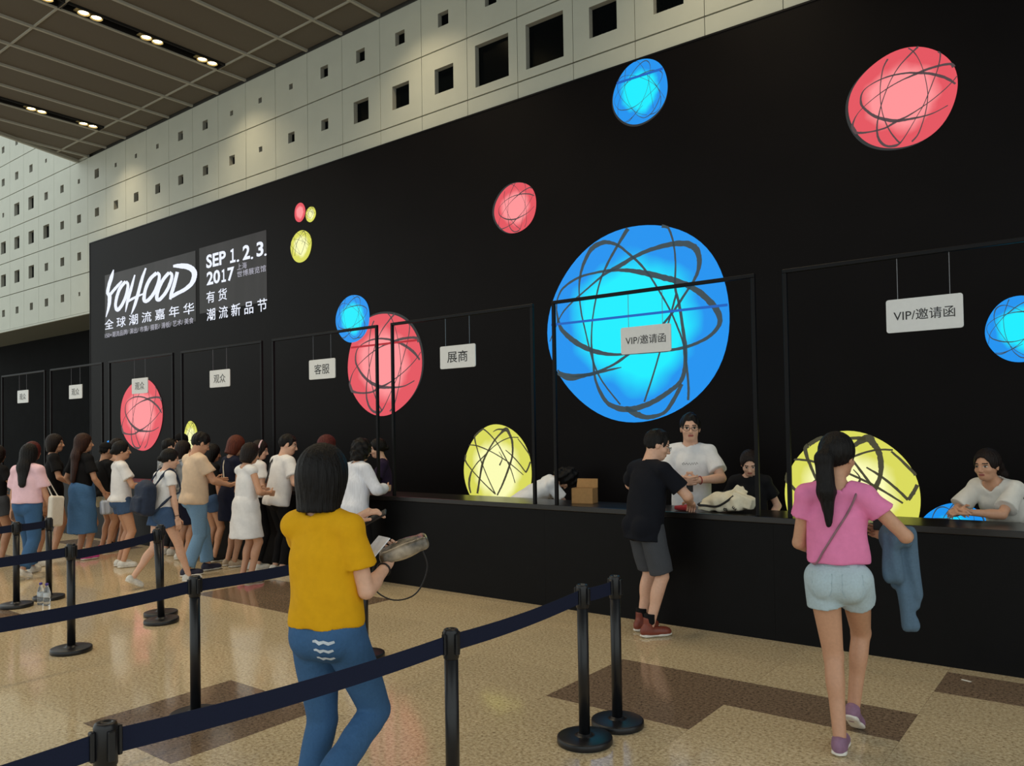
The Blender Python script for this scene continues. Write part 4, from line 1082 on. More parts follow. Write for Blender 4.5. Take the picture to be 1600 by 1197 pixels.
# ---- girl in pink T-shirt and pale denim shorts near the counter
f = Fig(1.655, lean=-.02, head=(-.45, .1, 0), twist=.05, pel=(.0, .03), lw=(-.10, .27, 1.02), rw=(.23, .27, 1.14), rpole=(.9, -.7, -.5), lf=(.0, -.08), rf=(.045, .22), rfl=.072, rpitch=.55, lfy=.0, rfy=-.15, build=1.0)
r = who('girl in bright pink T-shirt and pale denim shorts walking to the counter', (-1.23, 4.42), .16, f)
f.body('b', r, .009, .005, hands=(dict(palm=(.8, .3, 0)), dict(palm=(-.8, .2, .2), curl=.7)))
f.tee(C['pink'], r, .009, sleeve=.42, length=.085, loose=.020, hemw=.012, seed=21, fold=.005)
f.pants(C['ljean'], r, .009, upto=.36, e=.012, flare=.016, name='denim_shorts', top=.13, seed=22, ehip=.008)
M_SEAMD = denim('denim_pocket', '#9fb3bd')
for x in (-.075, .075):
    f.decal([([(0, .5), (0, .1), (0, -.3), (0, -.5)], [.42, .42, .40, .30])], f.P+f.rt*x+np.array([0, 0, -.035]), .12, M_SEAMD, r, f.pS, 'back_pocket', -f.fwd)
f.decal([([(-.5, 0), (-.25, 0), (0, 0), (.25, 0), (.5, 0)], [.075]*5)], f.P+np.array([0, 0, .075]), .22, M_SEAMD, r, f.pS, 'waistband', -f.fwd)
f.shoes(SH['purple'], M_SOLE, r)
f.hair(HAIR['black'], r, 'ponytail', .006, L=.20, seed=6, sway=-.03)
# crossbody strap on the back
def on_cloth(fg, S, p, dv, off=.006):
    P = np.array([np.array(p)+np.array(dv)*.35])
    for _ in range(30): P = P-np.array(dv)*np.clip(S.at(P), -.05, .05)[:, None]*.85
    return P[0]+np.array(dv)*off
pts = [f.sh[1]+np.array([-.05, .03, .05])]+[on_cloth(f, f.shirt, f.nb+f.rt*x+np.array([0, 0, z]), -f.fwd) for x, z in ((.10, -.05), (.06, -.14), (.0, -.24), (-.06, -.34), (-.11, -.42))]+[f.waist+np.array([-.16, .02, -.03])]
strap(f, pts, .006, mat('strap_taupe', '#8c6672', .6), r, 'bag_strap')
# denim jacket over the right forearm
S = SDF(); w, e = f.wr[1], f.el[1]; mid = e*.5+w*.5
S.cone(e*.75+w*.25, e*.2+w*.8, .062, .058, .03)
for dx, L, rr in ((-.015, .26, .055), (.03, .36, .055), (.055, .30, .045)):
    S.cone(mid+np.array([dx, .03, 0]), mid+np.array([dx+.03, .02, -L]), rr, rr*.85, .03, (np.array([0, 1, 0]), .8))
S.cone(mid+np.array([.03, .0, -.30]), mid+np.array([.06, .0, -.47]), .035, .038, .02)
S.cone(mid+np.array([-.02, -.03, .0]), mid+np.array([-.01, -.04, -.20]), .045, .05, .03)
prop('denim_jacket', S, denim('denim_grey_blue', '#566d82'), 'grey blue denim jacket hanging over the arm of the girl in pink', 'jacket', f.loc, f.rz, .008,
     fold=lambda P: .0055*(np.sin(85*P[:, 0]+5*P[:, 2]+1.2*np.sin(14*P[:, 2]))+.6*np.sin(60*P[:, 1]+12*P[:, 2])))
pc, d, pn, sd = f.pc[1]
b = MB().bevbox(-.026, .026, -.012, .012, -.05, .09, .006, 2); b.tube([(0.012, 0, .09), (.012, 0, .13)], .004, 6)
b.v = [tuple(np.array(p)+pc+np.array([0, .02, .06])) for p in b.v]
prop_mb('handheld_radio', b, M_BLK, 'small black handheld device raised by the girl in pink', 'device', f.loc, f.rz)
b = MB().lathe([(.018, -.05), (.022, -.045), (.022, .02), (.018, .03), (.012, .038), (.012, .05)], (0, 0, 0), 14)
b.v = [tuple(np.array(p)+pc+np.array([.055, .02, .03])) for p in b.v]
prop_mb('yellow_bottle', b, mat('yellow_plastic', '#d8c227', .35), 'small yellow bottle in the hand of the girl in pink', 'bottle', f.loc, f.rz, smooth=True)

# ---- man in black shirt leaning at the counter
f = Fig(1.70, male=True, lean=.16, head=(-.55, .22, 0), twist=.05, pel=(0, -.06), lw=(-.36, .30, 1.075), rw=(.12, .34, 1.075), lpole=(-1, -.5, .0), rpole=(1, -.5, -.1), lf=(-.10, -.03), rf=(.10, -.10), lfy=.1, rfy=-.25, build=1.06)
r = who('man in black shirt and grey shorts leaning on the counter', (-3.17, 5.98), -.42, f)
f.body('a', r, .010, .005, hands=(dict(palm=(.3, 0, -1), curl=.3), dict(palm=(-.3, 0, -1), curl=.5)))
f.tee(cloth('cloth_blue_black', '#10131c'), r, .010, sleeve=.72, length=-.16, loose=.024, name='shirt', neck=.062, hemw=.015, seed=31, fold=.004)
f.pants(C['grey'], r, .010, upto=.93, e=.022, flare=.016, name='shorts', seed=32)
f.decal([([(0, .5), (0, 0), (0, -.5)], [.3, .5, .3])], f.P+f.rt*.10+np.array([0, 0, -.10]), .025, mat('patch_white', '#d8dadc', .7), r, f.pS, 'logo_patch', -f.fwd)
f.shoes(SH['boot'], M_SOLE, r, high=.065)
for i in (0, 1):
    S = SDF(); S.cone(f.ank[i]+np.array([0, 0, .04]), f.ank[i]+np.array([0, 0, .10]), .045, .047, .01, clips=[(f.ank[i]+np.array([0, 0, .10]), np.array([0, 0, 1.0]))])
    V, Q = net(S, .008); np_obj('sock', V, Q, [C['black']], r)
f.hair(HAIR['black'], r, 'short', .006); f.glasses(M_BLK, r)

# ---- staff behind the counter
f = Fig(1.83, male=True, head=(.12, .06, 0), lw=(-.07, .27, 1.13), rw=(.05, .27, 1.13), lpole=(-1, -.3, -.4), rpole=(1, -.3, -.4), build=.9)
r = who('staff man in white T-shirt and glasses standing behind the counter', at_px(1079, 700, 1, 7.12), -2.78, f)
f.body('a', r, .010, .004, hands=(dict(palm=(.5, -.6, .2), curl=.8, grip=.3), dict(palm=(-.5, -.6, .2), curl=.8, grip=.3)))
f.tee(C['white'], r, .009, sleeve=.72, length=-.10, loose=.028, hemw=.02, seed=41, fold=.005); f.pants(C['black'], r, .014)
f.hair(HAIR['black'], r, 'short', .005); f.glasses(M_BLK, r); f.shoes(SH['black'], M_SOLE, r, res=.012)
f.decal(SCRIB, f.chest+f.tup*.005, .15, C['black'], r, name='chest_print')
f.watch(0, mat('red_band', '#a3202a', .5), r, .034, .12)
b = MB().box(-.03, .03, -.004, .004, -.10, .02); b.v = [tuple(np.array(p)+np.array([-.01, .33, 1.13*f.k])) for p in b.v]
prop_mb('lanyard_card', b, M_BLK, 'small black card in the hands of the staff man in glasses', 'card', f.loc, f.rz)

f = Fig(1.50, lean=.10, head=(.1, .42, 0), lw=(-.18, .15, .98), rw=(.18, .15, .98), build=1.0)
r = who('staff woman in black T-shirt looking down behind the counter', at_px(1172, 740, 1, 7.08), -2.85, f)
f.body('a', r, .011, .0045); f.tee(C['black'], r, .010, sleeve=.6, length=-.05, loose=.022, neck=.075, seed=42); f.pants(C['black'], r, .014)
f.hair(HAIR['dark'], r, 'bun', .0055); f.shoes(SH['black'], M_SOLE, r, res=.012)

f = Fig(1.60, lean=.62, head=(.05, -.52, 0), pel=(0, -.16), lw=(-.02, .50, 1.125), rw=(.07, .46, 1.125), lpole=(-1, -.2, -.9), rpole=(1, -.1, -.9), build=1.0)
r = who('staff woman in white T-shirt leaning on the counter at the right', at_px(1566, 760, 1, 7.05), 2.72, f)
f.body('b', r, .010, .004, hands=(dict(palm=(.6, .2, -.5), curl=.6), dict(palm=(-.6, -.2, -.4), curl=.7)))
f.tee(C['offw'], r, .009, sleeve=.75, length=-.05, loose=.030, neck=.07, vneck=.05, seed=43, fold=.005); f.pants(C['black'], r, .014)
f.hair(HAIR['dark'], r, 'ponytail', .0055, L=.12); f.shoes(SH['white'], M_SOLE, r, res=.012); f.watch(1, M_BLK, r, .032, .2)
f.decal(SCRIB, f.chest-f.tup*.05, .16, C['char'], r, name='chest_print')

f = Fig(1.62, lean=1.0, head=(0, .5, 0), pel=(0, -.12), lw=(-.15, .55, .72), rw=(.15, .55, .72), build=1.02)
r = who('staff person in white shirt bending down behind the counter', at_px(826, 770, 1, 7.10), -.75, f)
f.body('a', r, .012, .006); f.tee(C['white'], r, .011, sleeve=.7, length=-.06, loose=.026, seed=44, fold=.006); f.pants(C['black'], r, .014); f.hair(HAIR['black'], r, 'curly', .007); f.shoes(SH['black'], M_SOLE, r, res=.012)

f = Fig(1.62, lean=.12, head=(.1, .1, 0), lw=(-.12, .36, 1.12), rw=(.24, .32, 1.12), build=1.02)
r = who('staff woman in dark plum T-shirt serving behind the counter', at_px(604, 730, 1, 7.0), 2.35, f)
f.body('a', r, .012, .006); f.tee(C['plum'], r, .011, sleeve=.65, length=-.05, loose=.022, neck=.075, seed=45); f.pants(C['black'], r, .014); f.hair(HAIR['black'], r, 'bun', .006); f.shoes(SH['black'], M_SOLE, r, res=.012)

# ---- the queue at the counter, right to left
QG = 'visitors queueing at the counter'
def visitor(label, xy, rz, h, hair, hstyle, top, bottom, skin='b', shoe=('white', 'sneaker'), male=False, L=.25, res=.0138, **kw):
    topkw = kw.pop('topkw', {}); botkw = kw.pop('botkw', {}); extra = kw.pop('extra', None); hd = kw.pop('hands', ({}, {})); sway = kw.pop('sway', 0.0)
    f = Fig(h, male=male, **kw); r = who(label, xy, rz, f)
    f.body(skin, r, res, .0065, hands=hd)
    if top: f.tee(C[top], r, res, **topkw)
    kind = bottom[0]
    if kind == 'pants': f.pants(C[bottom[1]], r, res, **botkw)
    elif kind == 'skirt': f.skirt(C[bottom[1]], r, res, **botkw)
    f.shoes(SH[shoe[0]], M_SOLE, r, shoe[1], .009)
    f.hair(HAIR[hair], r, hstyle, .0075, L=L, seed=int(abs(xy[0])*100), sway=sway)
    return f

f = visitor('woman with curly black hair in a loose white striped shirt at the counter', (-6.87, 5.98), -.12, 1.62, 'black', 'curly', 'stripe', ('pants', 'black'), 'a', ('white', 'sneaker'), lean=.10, head=(0, .15, 0),
    lw=(-.17, .32, 1.12), rw=(.18, .33, 1.12), topkw=dict(sleeve=1.75, length=-.20, loose=.030, hemw=.045, name='shirt', seed=51, fold=.006))
strap(f, [f.sh[0]+np.array([.05, .05, .05]), f.sh[0]+np.array([.02, -.02, .07]), f.sh[0]+np.array([.0, -.10, -.05]), f.waist+np.array([-.15, -.10, .12]), f.waist+np.array([-.2, -.03, .0])], .006, mat('bag_chain', '#8c8577', .4, metal=.6), f.root, 'bag_strap')
S = SDF(); S.rbox(f.waist+np.array([-.235, .0, -.10]), (.045, .12, .10), .03); prop('shoulder_bag', S, M_BLK, 'small black shoulder bag of the woman in the striped shirt', 'bag', f.loc, f.rz, .008)
visitor('woman with auburn hair in a white top leaning to the counter', (-7.47, 5.97), .1, 1.68, 'maroon', 'bob', 'offw', ('pants', 'char'), 'a', lean=.12, head=(-.5, .15, 0), lw=(-.12, .28, 1.11), rw=(.12, .28, 1.11), topkw=dict(sleeve=.7, length=-.12, loose=.03, seed=52))
f = visitor('young man in white T-shirt with a black shoulder strap at the counter', (-8.25, 5.95), -.15, 1.70, 'black', 'short', 'white', ('pants', 'black'), 'a', ('white', 'sneaker'), male=True, lean=.16, head=(-.6, .12, 0), lw=(-.12, .28, 1.09), rw=(.2, .28, 1.09), topkw=dict(sleeve=.7, length=-.1, loose=.03, seed=53))
strap(f, [f.sh[0]+np.array([.06, .08, .02]), f.sh[0]+np.array([.06, .0, .075]), f.sh[0]+np.array([.05, -.09, .0]), f.chest+np.array([-.10, -.125, -.02]), f.waist+np.array([-.13, -.12, .03])], .010, M_BLK, f.root, 'bag_strap')
f = visitor('young woman with a pink headband beside the man in white', (-8.75, 5.95), -.1, 1.62, 'dark', 'bob', 'white', ('pants', 'black'), 'a', lean=.08, head=(-.75, .15, 0), lw=(-.08, .20, 1.12), rw=(.08, .20, 1.12), topkw=dict(sleeve=.6, length=-.1, loose=.025, seed=54))
b = MB(); at = lambda x, y, z: f.hc+f.Hd@(np.array([x, y, z])*f.k)
b.tube([at(.090*math.cos(a), .0, .03+.098*math.sin(a)) for a in np.linspace(-.1, math.pi+.1, 16)], .011, 6); b.build('headband', mat('headband_pink', '#e3c3cd', .7), f.root, True)
f = visitor('girl in a white sleeveless dress and pink trainers in the queue', (-8.10, 5.40), -.05, 1.60, 'dark', 'half', None, ('skirt', 'white'), 'b', ('pink', 'sneaker'), L=.2, lean=.03, head=(-.15, .25, 0), lw=(-.12, .24, 1.10), rw=(.16, .24, 1.08), botkw=dict(hem=.545, r0=.165, r1=.235, name='dress_skirt', top=.16, flat=.85))
f.tee(C['white'], f.root, .012, sleeve=0, length=.0, loose=.018, neck=.075, name='dress_bodice', hemw=.03, seed=55)
f = visitor('woman with auburn bob in a navy dress in the queue', (-9.22, 5.92), -.12, 1.69, 'red', 'bob', 'navy', ('skirt', 'navy'), 'b', ('beige', 'flat'), lean=.05, head=(-.25, .3, 0), lw=(-.13, .24, 1.10), rw=(.10, .25, 1.10), topkw=dict(sleeve=.55, length=.02, loose=.018, seed=56), botkw=dict(hem=.60, r0=.165, r1=.20, name='dress_skirt'))
strap(f, [f.sh[0]+np.array([.08, .08, .0]), f.sh[0]+np.array([.06, .0, .08])]+[on_cloth(f, f.shirt, f.nb+f.rt*x+np.array([0, 0, z]), -f.fwd, .008) for x, z in ((-.06, -.08), (.0, -.20), (.07, -.32))]+[f.waist+np.array([.17, .02, -.05])], .008, mat('strap_cream', '#cfc8ba', .6), f.root, 'bag_strap')
visitor('person in black T-shirt and denim shorts half hidden in the queue', (-9.82, 6.0), .0, 1.57, 'black', 'bob', 'black', ('pants', 'sjean'), 'b', ('black', 'flat'), head=(-.3, .2, 0), lw=(-.12, .20, 1.14), topkw=dict(seed=57), botkw=dict(upto=.4, e=.022, name='denim_shorts', flare=.01))
f = visitor('man in beige T-shirt and washed jeans reading his phone in the queue', (-9.12, 5.36), -.1, 1.74, 'black', 'short', 'beige', ('pants', 'wjean'), 'b', ('navy', 'sneaker'), male=True, build=1.08, lean=.02, head=(-.12, .42, 0), lw=(-.10, .30, 1.10), rw=(.16, .34, 1.06), lf=(-.10, .20), rf=(.09, -.14), topkw=dict(sleeve=.62, length=-.08, loose=.028, hemw=.02, seed=58, fold=.005), botkw=dict(e=.022, name='jeans', flare=.02), hands=({}, dict(palm=(-.4, 0, .9), curl=.5)))
f.glasses(M_BLK, f.root)
pc, d, pn, sd = f.pc[1]; b = MB().bevbox(-.036, .036, -.072, .072, -.005, .005, .003, 1); b.v = [tuple(np.array(p)+pc+np.array([0, .05, .02])) for p in b.v]
prop_mb('phone', b, M_BLK, 'phone in the hand of the man in the beige T-shirt', 'phone', f.loc, f.rz)
f = visitor('person in pale grey top and dark shorts wearing a patterned backpack', (-10.28, 5.85), .0, 1.62, 'dark', 'bob', 'lgrey', ('pants', 'navy'), 'b', head=(-.4, .1, 0), lw=(-.17, .25, 1.05), topkw=dict(sleeve=.7, length=-.05, loose=.025, seed=59), botkw=dict(upto=.9, e=.03, name='shorts', flare=.03))
M_PAT = mat('bag_black_white_pattern', '#8f9092', .7, noise=.95, nscale=22)
def backpack(f, m, label, w=.15, h=.21, d=.075, drop=0.0):
    S = SDF(); c = f.chest-f.fwd*(.125*f.k+d+.02)-f.tup*(.07+drop); R = f.T
    S.rbox(c, (w, d, h), .06, R, .02); S.rbox(c-f.fwd*(d+.005)-f.tup*h*.32, (w*.72, .035, h*.5), .03, R, .015); S.ell(c+f.tup*h*.9, (w*.8, d*.9, .06), R, .03)
    S.cone(c+f.tup*(h+.02)-f.rt*.03, c+f.tup*(h+.02)+f.rt*.03, .010, .010, .01)
    for s_ in (-1, 1):
        pts = catmull([c+f.tup*h*.9+f.rt*s_*w*.55+f.fwd*d*.8, f.sh[(s_+1)//2]*.72+f.shc*.28+f.tup*.085, f.sh[(s_+1)//2]*.72+f.shc*.28+f.fwd*.11-f.tup*.03, f.chest+f.rt*s_*.15+f.fwd*.11-f.tup*.06, f.waist+f.rt*s_*.18+f.tup*.04, c-f.tup*h*.75+f.rt*s_*w*.8+f.fwd*d*.8], 4)
        for a, b_ in zip(pts[:-1], pts[1:]): S.cone(a, b_, .013, .013, .006)
    return prop('backpack', S, m, label, 'backpack', f.loc, f.rz, .009, fold=lambda P: .003*np.sin(45*P[:, 0]+30*P[:, 2]))
backpack(f, M_PAT, 'black and white patterned backpack in the queue')
visitor('person with dark hair and blue grey shirt close to the counter', (-10.9, 6.0), .0, 1.65, 'black', 'short', 'lgrey', ('pants', 'char'), 'a', male=True, head=(-.7, .05, 0), topkw=dict(seed=60))
f = Fig(1.72, male=True, head=(.6, .1, 0)); r = who('staff man in a black cap behind the counter before the small yellow ball', (-11.7, 7.05), 2.6, f)
f.body('b', r, .014, .007); f.tee(C['black'], r, .014, seed=61); f.pants(C['black'], r, .015); f.cap(C['black'], r); f.hair(HAIR['black'], r, 'short', .008); f.shoes(SH['black'], M_SOLE, r, res=.012)
f = Fig(1.72, male=True, head=(.4, .1, 0)); r = who('staff person in dark cap and charcoal shirt before the far left red ball', (-12.35, 7.05), 2.5, f)
f.body('b', r, .014, .007); f.tee(C['char'], r, .014, seed=62); f.pants(C['black'], r, .015); f.cap(C['black'], r); f.hair(HAIR['black'], r, 'short', .008); f.shoes(SH['black'], M_SOLE, r, res=.012)
f = visitor('girl striding past with a navy backpack and denim shorts', (-8.72, 4.72), -.05, 1.55, 'black', 'bun', 'white', ('pants', 'sjean'), 'a', ('white', 'flat'), lean=.10, head=(-.4, .15, 0), lf=(-.08, -.32), rf=(.09, .30), lpitch=.5, lfl=.068, lw=(-.2, .12, .85), rw=(.22, .10, .78), topkw=dict(sleeve=.4, length=.0, loose=.018, seed=63), botkw=dict(upto=.38, e=.026, flare=.02, name='denim_shorts'))
f.watch(1, M_BLK, f.root)
backpack(f, mat('bag_navy_canvas', '#1d2a41', .8, noise=.15, bump=.4, bscale=20), 'navy canvas backpack worn low by the striding girl', .15, .18, .08, .10)
f = visitor('woman in white T-shirt and denim shorts with tied hair in the queue', (-10.45, 5.10), -.2, 1.63, 'black', 'bun', 'white', ('pants', 'sjean'), 'b', ('white', 'sneaker'), lean=-.03, head=(-.2, .05, 0), lw=(-.14, .28, 1.05), rw=(.15, .30, 1.08), topkw=dict(sleeve=.65, length=-.03, loose=.026, seed=64, hemw=.03), botkw=dict(upto=.40, e=.022, flare=.015, name='denim_shorts'))
f.watch(1, mat('band_cream', '#d8d0bc', .5), f.root)
visitor('woman with bare shoulders and black halter top deep in the queue', (-12.42, 5.98), .1, 1.66, 'dark', 'bun', None, ('skirt', 'black'), 'b', ('black', 'flat'), head=(-.2, .1, 0), botkw=dict(hem=.55, r1=.2))
f = f2 = visitor('person in black cap, black T-shirt, cream shorts and red shoes', (-12.02, 5.62), .05, 1.60, 'black', 'short', 'black', ('pants', 'cream'), 'b', ('red', 'sneaker'), male=True, build=.95, head=(0, .1, 0), lw=(-.2, .15, .95), rw=(.18, .28, 1.05), topkw=dict(sleeve=.7, length=-.05, loose=.03, seed=66), botkw=dict(upto=.42, e=.03, flare=.02, name='shorts'))
f.cap(C['black'], f.root)
f = visitor('woman with very long brown hair, black T-shirt and long denim skirt', (-11.57, 5.10), .15, 1.74, 'brown', 'long', 'black', ('skirt', 'jean'), 'b', ('magenta', 'sneaker'), L=.34, head=(-.5, .05, 0), lw=(-.24, .10, .92), rw=(.25, .16, .90), topkw=dict(sleeve=.7, length=.02, loose=.024, seed=67), botkw=dict(hem=.36, r0=.168, r1=.21, flat=.85))
b = MB().bevbox(-.10, .10, -.006, .006, 0, .26, .004, 1); b.v = [tuple(np.array(p)+f.wr[0]+np.array([.0, .09, -.24])) for p in b.v]
prop_mb('paper_sheets', b, mat('printed_paper', '#cfd3d8', .7, noise=.3, nscale=40), 'printed paper held by the long haired woman in black', 'paper', f.loc, f.rz)
S = SDF(); S.rbox(f.wr[1]+np.array([.02, .02, -.20]), (.05, .09, .10), .035); S.cone(f.wr[1]+np.array([.0, .0, -.03]), f.wr[1]+np.array([.02, -.06, -.12]), .006, .006, .004); S.cone(f.wr[1]+np.array([.0, .0, -.03]), f.wr[1]+np.array([.02, .08, -.12]), .006, .006, .004)
prop('hand_bag', S, mat('bag_blue_white_stripe', '#a9b4c8', .6, noise=.6, nscale=30, stretch=(1, 1, .1)), 'small blue and white bag beside the long denim skirt', 'bag', f.loc, f.rz, .008)
f = visitor('tall woman with dark hair and black T-shirt behind the pale pink top', (-12.3, 5.02), -.3, 1.74, 'dark', 'half', 'black', ('skirt', 'black'), 'b', ('white', 'sneaker'), head=(-.35, .05, 0), lw=(-.18, .24, 1.0), rw=(.2, .26, 1.0), topkw=dict(sleeve=.7, length=-.02, loose=.024, seed=68), botkw=dict(hem=.62, r1=.19))
S = SDF(); S.rbox(f.wr[1]+np.array([.05, .06, -.26]), (.13, .025, .16), .02); prop('tote_bag', S, C['black'], 'black tote bag carried by the tall woman in black', 'bag', f.loc, f.rz, .01)
f = visitor('woman in pale pink T-shirt and blue jeans with long black hair', (-10.78, 4.10), .55, 1.62, 'black', 'long', 'lpink', ('pants', 'djean'), 'b', ('white', 'sneaker'), L=.22, lean=.03, head=(.1, .08, 0), lf=(-.12, .24), rf=(.13, -.26), rpitch=.3, rfl=.042, lw=(-.26, .05, .78), rw=(.26, .10, .80), topkw=dict(sleeve=.8, length=.03, loose=.034, hemw=.04, seed=69, fold=.005), botkw=dict(e=.022, flare=.02, name='jeans'), sway=.02)
S = SDF(); c = f.wr[1]+np.array([.06, .02, -.02]); S.rbox(c+np.array([0, 0, .0]), (.035, .12, .19), .03, rotm(0, .1), .02); S.cone(c+np.array([0, .05, .17]), f.sh[1]+np.array([.03, .02, .03]), .008, .008, .01); S.cone(c+np.array([0, -.05, .17]), f.sh[1]+np.array([.03, -.02, .03]), .008, .008, .01)
prop('tote_bag', S, C['offw'], 'white cloth tote bag on the shoulder of the pale pink top', 'bag', f.loc, f.rz, .009)
visitor('person with reddish dark hair hidden behind the pale pink top', (-11.5, 4.42), .2, 1.64, 'maroon', 'half', 'black', ('skirt', 'char'), 'c', ('white', 'sneaker'), head=(.2, .1, 0), topkw=dict(seed=70), botkw=dict(hem=.5, r1=.2))
visitor('person in black T-shirt and grey shorts at the left edge', (-12.05, 4.20), .3, 1.60, 'dark', 'half', 'black', ('pants', 'grey'), 'c', ('black', 'sneaker'), head=(.2, .1, 0), lw=(-.2, .2, 1.0), rw=(.18, .28, 1.0), topkw=dict(seed=71), botkw=dict(upto=.45, e=.03, name='shorts'))
# ------------------------------------------------------------------ belt barriers
M_POST = mat('black_powder_coat', '#16171b', .35, noise=.08, spec=.45); M_BELT = mat('navy_webbing', '#1b2138', .8, noise=.1, nscale=200, spec=.2)
BH = .862
ST = dict(S1=(-2.38, 3.69), S2=(-2.36, 4.01), A=(-2.33, 2.56), N=(-2.44, 1.14), S5=(-4.50, 2.64), S6=(-6.71, 2.87), S7a=(-7.04, 3.80), S7b=(-7.33, 3.95), S8=(-8.95, 3.30), S9=(-9.08, 3.66), S10=(-4.63, 4.11))
OFF = dict(NL=(-2.50, -.25), S5L=(-4.45, 1.2), S6L=(-6.70, 1.35), S8L=(-8.95, 1.9))
BELTS = [('S2', 'S1'), ('S1', 'A'), ('A', 'N'), ('N', 'NL'), ('S10', 'S5'), ('S5', 'S5L'), ('S7a', 'S6'), ('S6', 'S6L'), ('S9', 'S8'), ('S8', 'S8L')]
SLAB = dict(S1='black belt barrier post with round base, front one of the close pair', S2='black belt barrier post with round base, rear one of the close pair', A='belt barrier post whose belts cross before the mustard top woman',
            N='nearest belt barrier post, cut off by the bottom edge', S5='tall belt barrier post left of the mustard top woman', S6='belt barrier post behind the long belt at the left', S7a='slightly tilted belt barrier post, front of the pair by the striding girl',
            S7b='belt barrier post behind the slightly tilted one', S8='leftmost belt barrier post before the pale pink top', S9='belt barrier post beside the two water bottles', S10='belt barrier post right behind the mustard top woman')
def post_parts(root):
    MB().lathe([(.149, 0), (.152, .005), (.152, .030), (.149, .035), (.143, .037), (.06, .041), (.040, .042), (.038, .052), (.031, .053)], (0, 0, 0), 40).build('base', M_POST, root, True)
    MB().lathe([(.0305, .05), (.0305, BH-.125)], (0, 0, 0), 28).build('pole', M_POST, root, True)
    h = MB().lathe([(.0305, BH-.13), (.034, BH-.125), (.034, BH-.012), (.031, BH-.003), (.026, BH), (.018, BH), (.016, BH-.004)], (0, 0, 0), 28)
    hd = h.build('belt_head', M_POST, root, True)
    for a in range(4):
        c, s_ = math.cos(a*math.pi/2), math.sin(a*math.pi/2)
        b = MB().bevbox(.033, .047, -.011, .011, BH-.108, BH-.018, .003, 1)
        b.v = [(p[0]*c-p[1]*s_, p[0]*s_+p[1]*c, p[2]) for p in b.v]; b.build('belt_clip', M_POST, hd)
posts = {}
proto = None
for k, (x, y) in ST.items():
    if proto is None:
        proto = r = empty('belt_barrier', (x, y, 0)); post_parts(r)
    else:
        r = proto.copy(); COL.objects.link(r); r.location = (x, y, 0)
        for ch in list(proto.children):
            if ch.name.startswith('belt.') or ch.name == 'belt': continue
            c = ch.copy(); COL.objects.link(c); c.parent = r
            for g_ in list(ch.children):
                d = g_.copy(); COL.objects.link(d); d.parent = c
    nxt = [b for a, b in BELTS if a == k]
    ang = 0.0
    if nxt: t = {**ST, **OFF}[nxt[0]]; ang = math.atan2(t[1]-y, t[0]-x)
    r.rotation_euler = (0, 0, ang)
    if k == 'S7a': r.rotation_euler = (math.radians(1.5), math.radians(2.0), ang)
    posts[k] = r; tag(r, SLAB[k], 'barrier', 'black belt barriers')
for a, b_ in BELTS:
    p = np.array(ST[a]); t = np.array({**ST, **OFF}[b_]); L = np.linalg.norm(t-p)
    z0, z1 = BH-.102, BH-.028; n = 14; sag = .012*L
    v = []; f = []
    for i in range(n+1):
        u = i/n; x = .046+u*(L-.092); dz = -sag*4*u*(1-u)
        v += [(x, -.0012, z0+dz), (x, -.0012, z1+dz), (x, .0012, z1+dz), (x, .0012, z0+dz)]
        if i:
            o_ = 4*i
            for c in range(4): f.append((o_-4+c, o_-4+(c+1) % 4, o_+(c+1) % 4, o_+c))
    f += [(0, 1, 2, 3), (4*n+3, 4*n+2, 4*n+1, 4*n)]
    mesh_obj('belt', v, f, M_BELT, posts[a])

# ------------------------------------------------------------------ small things on the floor and the counter
M_CLEAR = bpy.data.materials.new('clear_plastic'); M_CLEAR.use_nodes = True
_b = M_CLEAR.node_tree.nodes['Principled BSDF']; _b.inputs['Transmission Weight'].default_value = .85; _b.inputs['Roughness'].default_value = .08; _b.inputs['IOR'].default_value = 1.25; _b.inputs['Base Color'].default_value = (.85, .9, .95, 1)
M_CAPP = mat('purple_cap', '#4a3a9a', .4)
for (x, y), side in (((-8.85, 3.49), 'left'), ((-8.755, 3.51), 'right')):
    r = empty('water_bottle', (x, y, 0)); tag(r, 'clear water bottle with purple cap on the floor, %s one of two' % side, 'bottle', 'water bottles on the floor')
    prof = [(.028, 0), (.033, .006), (.033, .03), (.030, .036), (.033, .042), (.033, .07), (.030, .076), (.033, .082), (.033, .13), (.031, .145), (.022, .175), (.0135, .195), (.0135, .205)]
    MB().lathe(prof, (0, 0, 0), 20).build('bottle_body', M_CLEAR, r, True)
    MB().lathe([(.034, .085), (.0345, .087), (.0345, .125), (.034, .127)], (0, 0, 0), 20).build('bottle_label', mat('label_pale', '#c6ced6', .5), r, True)
    MB().lathe([(.016, .204), (.016, .222), (.014, .225)], (0, 0, 0), 16).build('bottle_cap', M_CAPP, r, True)
b = MB().box(-.03, .03, -.008, .008, 0, .002).add([(.03, -.008, .002), (.05, .012, .012), (.03, .008, .002)], [(0, 1, 2)])
o = b.build('paper_scrap', mat('scrap_white', '#e8e6e0', .7)); o.location = (-.87, 6.03, .0005); o.rotation_euler = (0, 0, -.3); tag(o, 'small white paper scrap on the dark floor tile by the counter', 'paper')

